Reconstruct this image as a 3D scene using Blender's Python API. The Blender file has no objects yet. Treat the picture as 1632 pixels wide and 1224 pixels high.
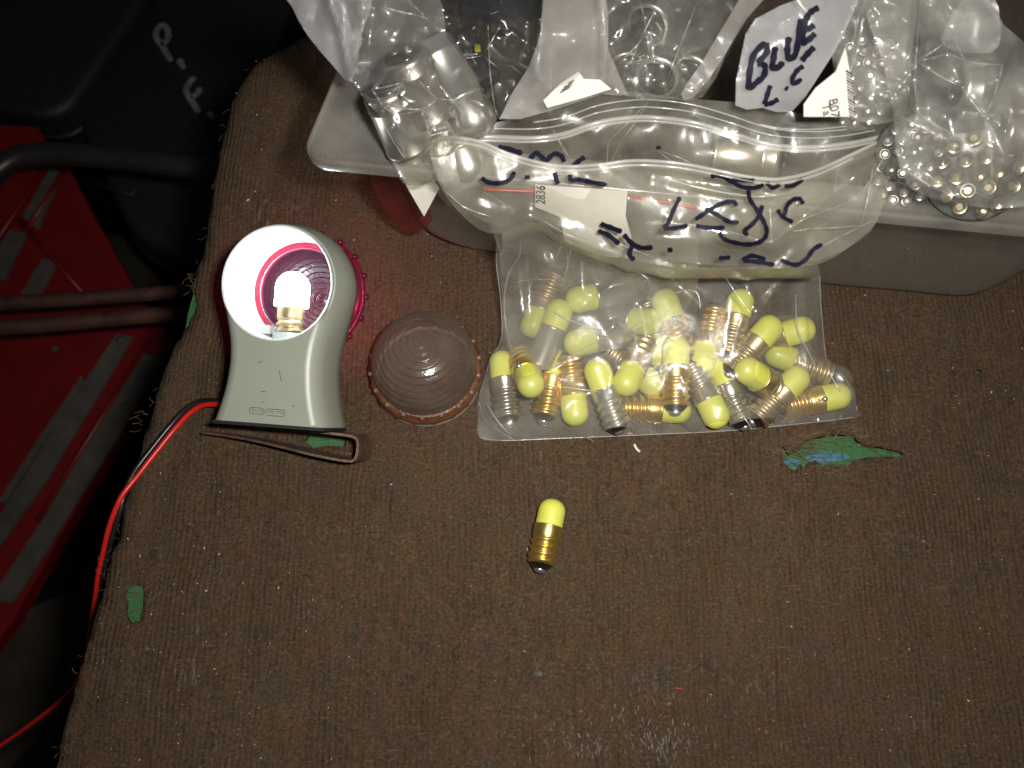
import bpy, math, random
import numpy as np
from mathutils import Vector, Matrix
from mathutils.geometry import delaunay_2d_cdt

S = 0.001                      # everything below is written in millimetres
scene = bpy.context.scene
col = scene.collection
R = math.radians

# ------------------------------------------------------------------ camera
CAM = np.array([0.0, -130.0, 357.0])
AIM = np.array([0.0, 0.0, 0.0])
fw = (AIM - CAM) / np.linalg.norm(AIM - CAM)
rt = np.array([1.0, 0.0, 0.0])
up = np.cross(rt, fw)
FPX = 1587.0                   # focal length for a 1632 px wide frame
cam_d = bpy.data.cameras.new("camera")
cam_d.sensor_width = 36.0
cam_d.lens = 36.0 * FPX / 1632.0
cam_d.clip_start = 0.01
cam_d.dof.use_dof = True
cam_d.dof.focus_distance = 0.365
cam_d.dof.aperture_fstop = 18.0
cam_d.clip_end = 50.0
cam = bpy.data.objects.new("camera", cam_d)
col.objects.link(cam)
cam.matrix_world = Matrix(((rt[0], up[0], -fw[0], CAM[0]*S), (rt[1], up[1], -fw[1], CAM[1]*S),
                           (rt[2], up[2], -fw[2], CAM[2]*S), (0, 0, 0, 1)))
scene.camera = cam

# ------------------------------------------------------------------ world, flash, exposure
world = bpy.data.worlds.new("World")
scene.world = world
world.use_nodes = True
bgn = world.node_tree.nodes["Background"]
bgn.inputs[0].default_value = (0.80, 0.86, 1.0, 1)
bgn.inputs[1].default_value = 0.018
fl = bpy.data.lights.new("camera_flash", 'AREA')
fl.shape = 'RECTANGLE'
fl.size = 0.026
fl.size_y = 0.014
fl.energy = 0.84
fl.spread = R(125)
fl.color = (1.0, 0.965, 0.90)
flo = bpy.data.objects.new("camera_flash", fl)
col.objects.link(flo)
FLASH = CAM + rt*33 + up*20
fm = cam.matrix_world.copy()
fm.translation = Vector(FLASH*S)
flo.matrix_world = fm
scene.view_settings.view_transform = 'Standard'
scene.view_settings.look = 'None'
scene.view_settings.exposure = 0.0
scene.view_settings.gamma = 1.0
scene.render.engine = 'CYCLES'
cy = scene.cycles
cy.max_bounces = 10
cy.transparent_max_bounces = 40
cy.diffuse_bounces = 3
cy.glossy_bounces = 4
cy.transmission_bounces = 8
cy.sample_clamp_indirect = 3.0
cy.use_denoising = True

# ------------------------------------------------------------------ helpers: pixels to places
def P(px, py, z=0.0):
    """the place at height z that the photograph shows at (px, py)"""
    d = fw + rt*((px-816.0)/FPX) + up*((612.0-py)/FPX)
    return CAM + d*((z-CAM[2])/d[2])

def PV(pts, z):
    pts = np.asarray(pts, float); z = np.broadcast_to(np.asarray(z, float), (len(pts),))
    d = fw[None] + rt[None]*((pts[:, 0:1]-816.0)/FPX) + up[None]*((612.0-pts[:, 1:2])/FPX)
    return CAM[None] + d*((z-CAM[2])/d[:, 2])[:, None]

def Z(ox, oy, s):
    """turn points read off an enlarged crop into photograph pixels"""
    return lambda *pts: [(ox+x/s, oy+y/s) for x, y in pts]

MW = {}
def link(o, parent=None):
    col.objects.link(o)
    if parent is not None:
        o.parent = parent
    return o

def mesh(name, verts, faces, mat, smooth=True):
    me = bpy.data.meshes.new(name)
    v = np.asarray(verts, float)*S
    me.from_pydata([tuple(p) for p in v], [], [tuple(int(i) for i in f) for f in faces])
    if mat is not None:
        for m in (mat if isinstance(mat, (list, tuple)) else [mat]):
            me.materials.append(m)
    me.polygons.foreach_set("use_smooth", [smooth]*len(me.polygons))
    me.update()
    return me

def tag(o, label=None, cat=None, group=None, kind=None):
    if label: o["label"] = label
    if cat: o["category"] = cat
    if group: o["group"] = group
    if kind: o["kind"] = kind
    return o

def thing(name, label, cat, loc=(0, 0, 0), rot=None, group=None):
    o = bpy.data.objects.new(name, None)
    o.empty_display_size = 0.005
    M = Matrix.Translation(Vector(loc)) @ (rot.to_4x4() if rot is not None else Matrix.Identity(4))
    MW[o.name] = M
    m2 = M.copy(); m2.translation = M.translation*S
    o.matrix_world = m2
    link(o)
    return tag(o, label, cat, group)

def part(name, verts, faces, mat, parent=None, smooth=True, local=False):
    """one mesh; verts are world mm unless local"""
    v = np.asarray(verts, float)
    if parent is not None and not local and parent.name in MW:
        Mi = np.array(MW[parent.name].inverted())
        v = v @ Mi[:3, :3].T + Mi[:3, 3]
    o = bpy.data.objects.new(name, mesh(name, v, faces, mat, smooth))
    link(o, parent)
    if parent is not None and parent.name in MW:
        MW[o.name] = MW[parent.name] if not local else MW[parent.name]
    return o

def inst(name, me, parent):
    o = bpy.data.objects.new(name, me)
    link(o, parent)
    return o

# ------------------------------------------------------------------ helpers: shapes
def lathe(prof, n=32, close=False, helix=None):
    """profile of (r, z) turned about Z; helix(z, angle) adds to r"""
    vs, fs = [], []
    m = len(prof)
    for (r, z) in prof:
        for k in range(n):
            a = 2*math.pi*k/n
            rr = r+(helix(z, a) if helix else 0)
            vs.append((rr*math.cos(a), rr*math.sin(a), z))
    for i in range(m-1):
        for k in range(n):
            a, b = i*n+k, i*n+(k+1) % n
            fs.append((a, b, b+n, a+n))
    if close:
        fs.append(tuple(range(n))[::-1]); fs.append(tuple(range((m-1)*n, m*n)))
    return vs, fs

def tube(pts, r, n=10, cap=True):
    pts = [np.asarray(p, float) for p in pts]
    vs, fs = [], []
    nrm = None
    for i, p in enumerate(pts):
        t = pts[min(i+1, len(pts)-1)]-pts[max(i-1, 0)]
        t = t/(np.linalg.norm(t)+1e-9)
        if nrm is None:
            nrm = np.cross(t, [0, 0, 1.0] if abs(t[2]) < .9 else [1.0, 0, 0])
        nrm = nrm-t*np.dot(nrm, t); nrm /= np.linalg.norm(nrm)+1e-9
        b = np.cross(t, nrm)
        rr = r[i] if hasattr(r, '__len__') else r
        for k in range(n):
            a = 2*math.pi*k/n
            vs.append(p+rr*(nrm*math.cos(a)+b*math.sin(a)))
    for i in range(len(pts)-1):
        for k in range(n):
            a, b2 = i*n+k, i*n+(k+1) % n
            fs.append((a, b2, b2+n, a+n))
    if cap:
        fs.append(tuple(range(n))[::-1]); fs.append(tuple(range((len(pts)-1)*n, len(pts)*n)))
    return vs, fs

def catmull(pts, k=6, closed=False):
    pts = [np.asarray(p, float) for p in pts]
    n = len(pts); out = []
    rng = range(n) if closed else range(n-1)
    for i in rng:
        if closed:
            p0, p1, p2, p3 = pts[i-1], pts[i], pts[(i+1) % n], pts[(i+2) % n]
        else:
            p0, p1, p2, p3 = pts[max(i-1, 0)], pts[i], pts[i+1], pts[min(i+2, n-1)]
        for j in range(k):
            t = j/k
            out.append(.5*((2*p1)+(-p0+p2)*t+(2*p0-5*p1+4*p2-p3)*t*t+(-p0+3*p1-3*p2+p3)*t**3))
    if not closed:
        out.append(pts[-1])
    return out

def box(x0, x1, y0, y1, z0, z1, b=0.0):
    if b <= 0:
        v = [(x, y, z) for z in (z0, z1) for y in (y0, y1) for x in (x0, x1)]
        return v, [(0, 2, 3, 1), (4, 5, 7, 6), (0, 1, 5, 4), (2, 6, 7, 3), (0, 4, 6, 2), (1, 3, 7, 5)]
    ring = []
    for cx, cy_, a0 in ((x1-b, y1-b, 0), (x0+b, y1-b, 90), (x0+b, y0+b, 180), (x1-b, y0+b, 270)):
        for j in range(5):
            a = R(a0+j*22.5); ring.append((cx, cy_, math.cos(a), math.sin(a)))
    return loft([[(cx+c*rr, cy_+s_*rr, z) for cx, cy_, c, s_ in ring]
                 for rr, z in ((b*.3, z0), (b, z0+b*.7), (b, z1-b), (b*.7, z1-b*.3), (b*.2, z1))])

def loft(rings, cap0=True, cap1=True, wrap=True):
    n = len(rings[0]); vs = [p for r_ in rings for p in r_]; fs = []
    for i in range(len(rings)-1):
        for k in range(n if wrap else n-1):
            a, b = i*n+k, i*n+(k+1) % n
            fs.append((a, b, b+n, a+n))
    if cap0: fs.append(tuple(range(n))[::-1])
    if cap1: fs.append(tuple(range((len(rings)-1)*n, len(rings)*n)))
    return vs, fs

def join(*vf):
    vs, fs = [], []
    for v, f in vf:
        o = len(vs); vs += [tuple(p) for p in v]; fs += [tuple(i+o for i in q) for q in f]
    return vs, fs

def xform(vf, M):
    v, f = vf
    return [tuple(M @ Vector(p)) for p in v], f

def sphere(c, r, n=10, m=6, squash=1.0):
    prof = [(max(r*math.sin(math.pi*i/m), 1e-3), -r*squash*math.cos(math.pi*i/m)) for i in range(m+1)]
    v, f = lathe(prof, n)
    return [(x+c[0], y+c[1], z+c[2]) for x, y, z in v], f

def inside(pts, poly):
    pts = np.asarray(pts, float); poly = np.asarray(poly, float)
    x, y = pts[:, 0], pts[:, 1]
    res = np.zeros(len(pts), bool)
    j = len(poly)-1
    for i in range(len(poly)):
        xi, yi = poly[i]; xj, yj = poly[j]
        if yi != yj:
            c = ((yi > y) != (yj > y)) & (x < (xj-xi)*(y-yi)/(yj-yi)+xi)
            res ^= c
        j = i
    return res

def edge_dist(pts, poly):
    pts = np.asarray(pts, float); poly = np.asarray(poly, float)
    best = np.full(len(pts), 1e9)
    for i in range(len(poly)):
        a, b = poly[i-1], poly[i]
        ab = b-a; L = (ab**2).sum()+1e-12
        t = np.clip(((pts-a)@ab)/L, 0, 1)
        d = np.hypot(*(pts-(a+t[:, None]*ab)).T)
        best = np.minimum(best, d)
    return best

def fill(poly, step, holes=(), seed=0, jit=.25):
    """triangulate a polygon (with holes) over a jittered grid -> points, triangles"""
    rnd = np.random.RandomState(seed)
    def resample(pl):
        out = []
        for i in range(len(pl)):
            a = np.asarray(pl[i], float); b = np.asarray(pl[(i+1) % len(pl)], float)
            n = max(1, int(np.hypot(*(b-a))/step+.5))
            for k in range(n): out.append(a+(b-a)*k/n)
        return np.array(out)
    loops = [resample(poly)]+[resample(h) for h in holes]
    lo, hi = loops[0].min(0), loops[0].max(0)
    gx, gy = np.meshgrid(np.arange(lo[0], hi[0], step), np.arange(lo[1], hi[1], step))
    g = np.stack([gx.ravel(), gy.ravel()], 1)
    g += rnd.uniform(-jit, jit, g.shape)*step
    keep = inside(g, loops[0]) & (edge_dist(g, loops[0]) > step*.5)
    for h in loops[1:]:
        keep &= ~inside(g, h) & (edge_dist(g, h) > step*.5)
    g = g[keep]
    co, ed = [], []
    for l in loops:
        o = len(co)
        co += [Vector((p[0], p[1])) for p in l]
        ed += [(o+i, o+(i+1) % len(l)) for i in range(len(l))]
    co += [Vector((p[0], p[1])) for p in g]
    vo, eo, fo, _, _, _ = delaunay_2d_cdt(co, ed, [], 0, 1e-5)
    v = np.array([(p[0], p[1]) for p in vo])
    f = np.array([t for t in fo if len(t) == 3])
    c = v[f].mean(1)
    k = inside(c, loops[0])
    for h in loops[1:]:
        k &= ~inside(c, h)
    return v, f[k]

class Crumple:
    """random facets with sharp folds between them"""
    def __init__(self, lo, hi, cell, amp, seed):
        rnd = np.random.RandomState(seed)
        lo = np.asarray(lo, float)-cell*1.5; hi = np.asarray(hi, float)+cell*1.5
        n = max(12, int((hi-lo).prod()/cell**2))
        p = rnd.uniform(lo, hi, (n, 2))
        p = np.vstack([p, [lo, hi, (lo[0], hi[1]), (hi[0], lo[1])]])
        h = rnd.uniform(-1, 1, len(p))*amp
        vo, _, fo, ov, _, _ = delaunay_2d_cdt([Vector(q) for q in p], [], [], 0, 1e-5)
        self.v = np.array([(q[0], q[1]) for q in vo])
        self.h = np.array([h[o[0]] for o in ov])
        self.f = np.array([t for t in fo if len(t) == 3])
    def __call__(self, q):
        q = np.asarray(q, float); out = np.zeros(len(q))
        for t in self.f:
            a, b, c = self.v[t]
            d = (b[1]-c[1])*(a[0]-c[0])+(c[0]-b[0])*(a[1]-c[1])
            if abs(d) < 1e-9: continue
            m = (q[:, 0] >= min(a[0], b[0], c[0])) & (q[:, 0] <= max(a[0], b[0], c[0])) & \
                (q[:, 1] >= min(a[1], b[1], c[1])) & (q[:, 1] <= max(a[1], b[1], c[1]))
            if not m.any(): continue
            s = q[m]
            w0 = ((b[1]-c[1])*(s[:, 0]-c[0])+(c[0]-b[0])*(s[:, 1]-c[1]))/d
            w1 = ((c[1]-a[1])*(s[:, 0]-c[0])+(a[0]-c[0])*(s[:, 1]-c[1]))/d
            w2 = 1-w0-w1
            ok = (w0 >= -1e-6) & (w1 >= -1e-6) & (w2 >= -1e-6)
            idx = np.where(m)[0][ok]
            out[idx] = (w0*self.h[t[0]]+w1*self.h[t[1]]+w2*self.h[t[2]])[ok]
        return out

def sharp_edges(cr, outline, keep, seed, margin=8):
    """the fold lines of a Crumple that bend most, inside an outline"""
    eds = {}
    for t in cr.f:
        a, b, c = [np.append(cr.v[i], cr.h[i]) for i in t]
        nn = np.cross(b-a, c-a); nn /= np.linalg.norm(nn)+1e-9
        nn = nn*np.sign(nn[2] if nn[2] else 1)
        for e in ((t[0], t[1]), (t[1], t[2]), (t[2], t[0])):
            eds.setdefault(tuple(sorted(e)), []).append(nn)
    res = []
    for (i, j), ns in eds.items():
        if len(ns) < 2: continue
        m_ = np.array([cr.v[i], cr.v[j]])
        if not inside(m_, outline).all() or edge_dist(m_, outline).min() < margin: continue
        res.append((float(np.dot(ns[0], ns[1])), i, j))
    res.sort()
    res = res[:int(len(res)*keep)]
    return [(cr.v[i], cr.v[j]) for _, i, j in res]

class Tps:
    """smooth height through scattered control points (px, py, z)"""
    def __init__(self, ctrl):
        c = np.asarray(ctrl, float); self.p = c[:, :2]/100.0
        n = len(c)
        K = self.k(self.p, self.p)+np.eye(n)*1e-3
        A = np.zeros((n+3, n+3)); A[:n, :n] = K
        A[:n, n] = 1; A[:n, n+1:] = self.p; A[n, :n] = 1; A[n+1:, :n] = self.p.T
        self.w = np.linalg.lstsq(A, np.concatenate([c[:, 2], [0, 0, 0]]), rcond=None)[0]
    @staticmethod
    def k(a, b):
        r = np.sqrt(((a[:, None]-b[None])**2).sum(-1))
        return r*r*np.log(r+1e-6)
    def __call__(self, q):
        q = np.asarray(q, float)/100.0
        return self.k(q, self.p)@self.w[:-3]+self.w[-3]+q@self.w[-2:]

class Sheet:
    """a crumpled film: outline seen in the photograph, real height from control points"""
    def __init__(self, outline, ctrl, cr=((60, 2.2), (26, .8)), seed=1, step=6, smooth=3, dz=0.0, fold=None):
        if smooth: outline = [tuple(p) for p in catmull(outline, smooth, True)]
        self.o = outline
        o = np.array(outline); lo, hi = o.min(0), o.max(0)
        self.t = Tps(ctrl); self.dz = dz; self.fold = fold
        self.c = [Crumple(lo, hi, c, a, seed*7+i) for i, (c, a) in enumerate(cr)]
        self.step = step; self.seed = seed
    def z(self, q):
        q = np.asarray(q, float)
        z = self.t(q)+self.dz
        for c in self.c: z = z+c(q)
        if self.fold: z = z+self.fold(q)
        return z
    def mesh(self):
        v, f = fill(self.o, self.step, seed=self.seed)
        return PV(v, self.z(v)), f
    def on(self, pts, lift=.5):
        pts = np.asarray(pts, float)
        return PV(pts, self.z(pts)+lift)

def ribbon(pts, w, view=None):
    """flat stroke of width w (mm) lying on a surface that faces the camera side"""
    pts = [np.asarray(p, float) for p in pts]
    vs, fs = [], []
    n = len(pts)
    for i, p in enumerate(pts):
        t = pts[min(i+1, n-1)]-pts[max(i-1, 0)]
        nv = (CAM-p) if view is None else np.asarray(view, float)
        s = np.cross(t, nv); s = s/(np.linalg.norm(s)+1e-9)
        ww = w*(.36 if i in (0, n-1) else .5)*(1+.10*math.sin(i*2.1+n))
        vs += [p-s*ww, p+s*ww]
    for i in range(n-1):
        fs.append((2*i, 2*i+2, 2*i+3, 2*i+1))
    return vs, fs

def crease_glints(sh, parent, keep, seed, m, r=.15, extra=()):  # thin pale tubes laid along the folds as painted-in highlights
    rn = random.Random(seed); out = []
    lines = [[tuple(a), tuple(b)] for a, b in (sharp_edges(sh.c[0], sh.o, keep, seed) if sh.c else [])]+[list(l) for l in extra]
    for ln in lines:
        k_ = 12
        if len(ln) == 2:
            a, b = np.array(ln[0]), np.array(ln[1]); nv = np.array([-(b-a)[1], (b-a)[0]])*rn.uniform(-.05, .05)
            q = np.array([a+(b-a)*i/k_+nv*math.sin(math.pi*i/k_) for i in range(k_+1)])
        else:
            q = np.array(catmull(ln, 6))
        pts = sh.on(q, .06); n_ = len(pts)
        rr_ = r*rn.uniform(.5, 1.3)
        out.append(tube(list(pts), [rr_*(.12+abs(math.sin(math.pi*i/(n_-1)))**1.5*(.6+.4*math.sin(i*1.7+seed))) for i in range(n_)], 4, False))
    if out:
        v, f = join(*out); o = part("crease_glint_lines", v, f, m, parent); o["kind"] = "stuff"

# ------------------------------------------------------------------ materials
def nt(name):
    m = bpy.data.materials.new(name); m.use_nodes = True
    t = m.node_tree; t.nodes.clear()
    return m, t, t.nodes, t.links

def N(t, kind, **kw):
    n = t.nodes.new(kind)
    for k, v in kw.items():
        if k.startswith('_'): setattr(n, k[1:], v)
        else: n.inputs[k.replace('__', ' ')].default_value = v
    return n

def plain(name, color, rough=.5, metal=0.0, var=.15, scale=300, bump=.0, bscale=900, spec=.5, sub=0.0, coat=0.0, dirt=None):
    m, t, ns, L = nt(name)
    out = N(t, 'ShaderNodeOutputMaterial'); b = N(t, 'ShaderNodeBsdfPrincipled')
    L.new(b.outputs[0], out.inputs[0])
    tc = N(t, 'ShaderNodeTexCoord')
    no = N(t, 'ShaderNodeTexNoise', Scale=scale, Detail=6.0, Roughness=.6)
    L.new(tc.outputs['Object'], no.inputs['Vector'])
    cr = N(t, 'ShaderNodeMapRange'); L.new(no.outputs['Fac'], cr.inputs[0])
    cr.inputs[1].default_value = .25; cr.inputs[2].default_value = .75
    cr.inputs[3].default_value = 1-var; cr.inputs[4].default_value = 1+var
    mx = N(t, 'ShaderNodeVectorMath', _operation='SCALE'); mx.inputs[0].default_value = color
    L.new(cr.outputs[0], mx.inputs['Scale'])
    src = mx.outputs[0]
    if dirt:
        n2 = N(t, 'ShaderNodeTexNoise', Scale=dirt[1], Detail=8.0, Roughness=.7)
        L.new(tc.outputs['Object'], n2.inputs['Vector'])
        r2 = N(t, 'ShaderNodeMapRange'); L.new(n2.outputs['Fac'], r2.inputs[0])
        r2.inputs[1].default_value = dirt[2]; r2.inputs[2].default_value = dirt[2]+.12
        mm = N(t, 'ShaderNodeMix', _data_type='RGBA')
        L.new(r2.outputs[0], mm.inputs[0]); L.new(src, mm.inputs[6]); mm.inputs[7].default_value = (*dirt[0], 1)
        src = mm.outputs[2]
    L.new(src, b.inputs['Base Color'])
    b.inputs['Roughness'].default_value = rough; b.inputs['Metallic'].default_value = metal
    b.inputs['Specular IOR Level'].default_value = spec
    b.inputs['Coat Weight'].default_value = coat
    if sub:
        b.inputs['Subsurface Weight'].default_value = sub
        b.inputs['Subsurface Radius'].default_value = (1, 1, .3); b.inputs['Subsurface Scale'].default_value = .0015
    if bump:
        n3 = N(t, 'ShaderNodeTexNoise', Scale=bscale, Detail=4.0); L.new(tc.outputs['Object'], n3.inputs['Vector'])
        bp = N(t, 'ShaderNodeBump', Strength=bump, Distance=.0005)
        L.new(n3.outputs['Fac'], bp.inputs['Height']); L.new(bp.outputs[0], b.inputs['Normal'])
    return m

def film(name, milk=.1, tint=(.97, .97, .96), white=(.80, .79, .76), rough=.16, f0=.06, f1=.55, bump=.22, bscale=70, cloud=.6, edge=.35, broad=.36):
    """thin clear plastic: see-through, a little milky, shiny"""
    m, t, ns, L = nt(name)
    out = N(t, 'ShaderNodeOutputMaterial')
    tc = N(t, 'ShaderNodeTexCoord')
    tr = N(t, 'ShaderNodeBsdfTransparent'); tr.inputs[0].default_value = (*tint, 1)
    di = N(t, 'ShaderNodeBsdfDiffuse'); di.inputs[0].default_value = (*white, 1)
    tl = N(t, 'ShaderNodeBsdfTranslucent'); tl.inputs[0].default_value = (*white, 1)
    dm = N(t, 'ShaderNodeMixShader'); dm.inputs[0].default_value = .4
    L.new(di.outputs[0], dm.inputs[1]); L.new(tl.outputs[0], dm.inputs[2])
    lw = N(t, 'ShaderNodeLayerWeight', Blend=.5)
    no = N(t, 'ShaderNodeTexNoise', Scale=70.0, Detail=5.0); L.new(tc.outputs['Object'], no.inputs['Vector'])
    mr = N(t, 'ShaderNodeMapRange'); L.new(no.outputs['Fac'], mr.inputs[0])
    mr.inputs[1].default_value = .3; mr.inputs[2].default_value = .7
    mr.inputs[3].default_value = milk*(1-cloud); mr.inputs[4].default_value = milk*(1+cloud)
    pw = N(t, 'ShaderNodeMath', _operation='POWER'); L.new(lw.outputs['Facing'], pw.inputs[0]); pw.inputs[1].default_value = 3.0
    ml = N(t, 'ShaderNodeMath', _operation='MULTIPLY_ADD'); L.new(pw.outputs[0], ml.inputs[0]); ml.inputs[1].default_value = edge
    L.new(mr.outputs[0], ml.inputs[2])
    ml.use_clamp = True
    m1 = N(t, 'ShaderNodeMixShader'); L.new(ml.outputs[0], m1.inputs[0]); L.new(tr.outputs[0], m1.inputs[1]); L.new(dm.outputs[0], m1.inputs[2])
    ga = N(t, 'ShaderNodeBsdfGlossy', Roughness=rough); gb = N(t, 'ShaderNodeBsdfGlossy', Roughness=broad)
    n2 = N(t, 'ShaderNodeTexNoise', Scale=bscale, Detail=2.0, Distortion=2.0); L.new(tc.outputs['Object'], n2.inputs['Vector'])
    bp = N(t, 'ShaderNodeBump', Strength=bump, Distance=.001); L.new(n2.outputs['Fac'], bp.inputs['Height'])
    L.new(bp.outputs[0], ga.inputs['Normal']); L.new(bp.outputs[0], gb.inputs['Normal'])
    gl = N(t, 'ShaderNodeMixShader'); gl.inputs[0].default_value = .5
    L.new(ga.outputs[0], gl.inputs[1]); L.new(gb.outputs[0], gl.inputs[2])
    p4 = N(t, 'ShaderNodeMath', _operation='POWER'); L.new(lw.outputs['Facing'], p4.inputs[0]); p4.inputs[1].default_value = 4.0
    fr = N(t, 'ShaderNodeMath', _operation='MULTIPLY_ADD'); L.new(p4.outputs[0], fr.inputs[0])
    fr.inputs[1].default_value = f1; fr.inputs[2].default_value = f0
    m2 = N(t, 'ShaderNodeMixShader'); L.new(fr.outputs[0], m2.inputs[0]); L.new(m1.outputs[0], m2.inputs[1]); L.new(gl.outputs[0], m2.inputs[2])
    L.new(m2.outputs[0], out.inputs[0])
    return m

def emit(name, color, strength):
    m, t, ns, L = nt(name)
    out = N(t, 'ShaderNodeOutputMaterial'); e = N(t, 'ShaderNodeEmission', Strength=strength)
    e.inputs[0].default_value = (*color, 1); L.new(e.outputs[0], out.inputs[0])
    return m

def mat_felt():
    m, t, ns, L = nt("brown_ribbed_felt")
    out = N(t, 'ShaderNodeOutputMaterial'); b = N(t, 'ShaderNodeBsdfPrincipled')
    L.new(b.outputs[0], out.inputs[0])
    b.inputs['Roughness'].default_value = .95; b.inputs['Specular IOR Level'].default_value = .12
    tc = N(t, 'ShaderNodeTexCoord')
    def noise(scale, xyz, detail=4.0, rough=.6, dist=0.0):
        mp = N(t, 'ShaderNodeMapping'); mp.inputs['Scale'].default_value = xyz
        n = N(t, 'ShaderNodeTexNoise', Scale=scale, Detail=detail, Roughness=rough, Distortion=dist)
        L.new(tc.outputs['Object'], mp.inputs['Vector']); L.new(mp.outputs[0], n.inputs['Vector'])
        return n.outputs['Fac']
    def mapr(src, a, b_, c=0.0, d=1.0):
        r = N(t, 'ShaderNodeMapRange'); L.new(src, r.inputs[0])
        for i, v in enumerate((a, b_, c, d)): r.inputs[i+1].default_value = v
        return r.outputs[0]
    def mix(fac, c1, c2):
        mm = N(t, 'ShaderNodeMix', _data_type='RGBA')
        L.new(fac, mm.inputs[0]) if not isinstance(fac, float) else None
        for s, c in ((6, c1), (7, c2)):
            if isinstance(c, tuple): mm.inputs[s].default_value = (*c, 1)
            else: L.new(c, mm.inputs[s])
        return mm.outputs[2]
    def math_(op, a, b_):
        n = N(t, 'ShaderNodeMath', _operation=op)
        for i, v in enumerate((a, b_)):
            if isinstance(v, float): n.inputs[i].default_value = v
            else: L.new(v, n.inputs[i])
        return n.outputs[0]
    big = noise(14, (1, 1, 1), 5)
    mid = noise(90, (1, 1.0, 1), 5, .65)
    spk = noise(1000, (1, 1.0, 1), 3, .75)
    dash = noise(620, (1, .13, 1), 3, .6, .2)
    rib2 = noise(1300, (1, .10, 1), 2, .5)
    thr = noise(800, (.22, 1.7, 1), 2, .6)
    # woven ribs: gently wandering bands about 1.9 mm apart
    mpw = N(t, 'ShaderNodeMapping'); L.new(tc.outputs['Object'], mpw.inputs['Vector'])
    wob = N(t, 'ShaderNodeTexNoise', Scale=22.0, Detail=2.0); L.new(tc.outputs['Object'], wob.inputs['Vector'])
    sx = N(t, 'ShaderNodeSeparateXYZ'); L.new(tc.outputs['Object'], sx.inputs[0])
    ph = math_('ADD', math_('MULTIPLY', sx.outputs[0], 2*math.pi/.0019), math_('MULTIPLY', wob.outputs['Fac'], 22.0))
    rib = math_('MULTIPLY', math_('ADD', math_('SINE', ph, 0.0), 1.0), .5)
    ribm = math_('MULTIPLY', rib, mapr(noise(40, (1, .35, 1), 3, .6), .40, .62, .12, 1.0))
    hue = noise(480, (1, .8, 1), 3, .6)
    c = mix(mapr(big, .3, .7), (.070, .046, .029), (.094, .064, .039))
    c = mix(mapr(mid, .42, .72), c, (.104, .054, .028))
    c = mix(mapr(noise(60, (1, 1, 1), 6, .7), .56, .72), c, (.056, .045, .037))
    c = mix(mapr(hue, .56, .74, 0.0, .75), c, (.125, .060, .038))
    c = mix(mapr(hue, .44, .28, 0.0, .75), c, (.066, .066, .032))
    c = mix(math_('MULTIPLY', ribm, .27), c, (.034, .022, .013))
    c = mix(mapr(dash, .52, .70, 0.0, .55), c, (.036, .025, .016))
    c = mix(mapr(spk, .54, .74, 0.0, .85), c, (.175, .128, .080))
    c = mix(mapr(spk, .46, .30, 0.0, .85), c, (.026, .018, .011))
    c = mix(mapr(noise(300, (1, 1, 1), 3, .6), .64, .76, 0.0, .7), c, (.060, .062, .062))
    c = mix(math_('MULTIPLY', mapr(thr, .62, .78), .5), c, (.20, .14, .08))
    # pale chalky rubbing, only in a few worn places and only on the rib tops
    wear_zone = mapr(noise(24, (1, 1, 1), 3, .5), .55, .74)
    wear = math_('MULTIPLY', math_('MULTIPLY', wear_zone, mapr(noise(360, (1, .35, 1), 4, .75), .54, .70)), mapr(rib2, .42, .6))
    c = mix(math_('MULTIPLY', wear, .75), c, (.28, .28, .27))
    L.new(c, b.inputs['Base Color'])
    hsum = math_('ADD', math_('MULTIPLY', ribm, -.5), math_('MULTIPLY', spk, 1.3))
    hsum = math_('ADD', hsum, math_('MULTIPLY', dash, -.5))
    bp = N(t, 'ShaderNodeBump', Strength=.9, Distance=.0009); L.new(hsum, bp.inputs['Height'])
    L.new(bp.outputs[0], b.inputs['Normal'])
    return m

M_felt = mat_felt()
M_fibre = plain("felt_fibre", (.16, .105, .06), .95, var=.4, scale=80)
M_green = plain("green_bench_paint", (.027, .110, .028), .55, var=.25, scale=400, bump=.5, bscale=1500)
M_blue = plain("blue_paint", (.045, .135, .19), .5, var=.7, scale=700, bump=.3)
M_wood = plain("dark_bench_wood", (.035, .024, .015), .8, var=.4, scale=60, bump=.4)
M_lamp = plain("grey_green_plastic", (.300, .318, .262), .38, var=.035, scale=90, bump=.04, bscale=700, dirt=((.20, .19, .15), 260, .74))
M_inner = plain("lamp_inner_plastic", (.50, .53, .52), .4, var=.02, scale=90)
M_gasket = plain("black_gasket", (.012, .012, .014), .5)
M_rust = plain("rusty_spring_steel", (.24, .165, .12), .42, metal=.75, var=.5, scale=180, bump=.4, bscale=900, dirt=((.16, .07, .03), 160, .58))
M_engrave = plain("dark_engraving", (.11, .09, .065), .7)
M_brass = plain("brass", (.80, .56, .16), .30, metal=.92, var=.14, scale=400, dirt=((.35, .22, .10), 330, .66))
M_brassd = plain("dull_brass", (.56, .44, .25), .38, metal=.88, var=.2, scale=400, dirt=((.30, .18, .09), 330, .60))
M_nickel = plain("nickel", (.56, .52, .45), .30, metal=.9, var=.12, scale=400, dirt=((.30, .25, .18), 300, .64))
M_steel = plain("satin_steel", (.50, .49, .46), .34, metal=.85, var=.06, scale=200)
M_insul = plain("black_glass_insulator", (.012, .011, .011), .18, coat=.4)
M_solder = plain("solder", (.50, .49, .47), .32, metal=.85, var=.2, scale=900)
M_yellow = plain("yellow_silicone", (.70, .72, .115), .45, var=.05, scale=200, sub=.25)
M_yellow2 = plain("pale_yellow_silicone", (.56, .58, .115), .36, var=.05, scale=200, sub=.25)
M_lit = emit("lit_led_cap", (.84, .93, 1.0), 48.0)
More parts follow.
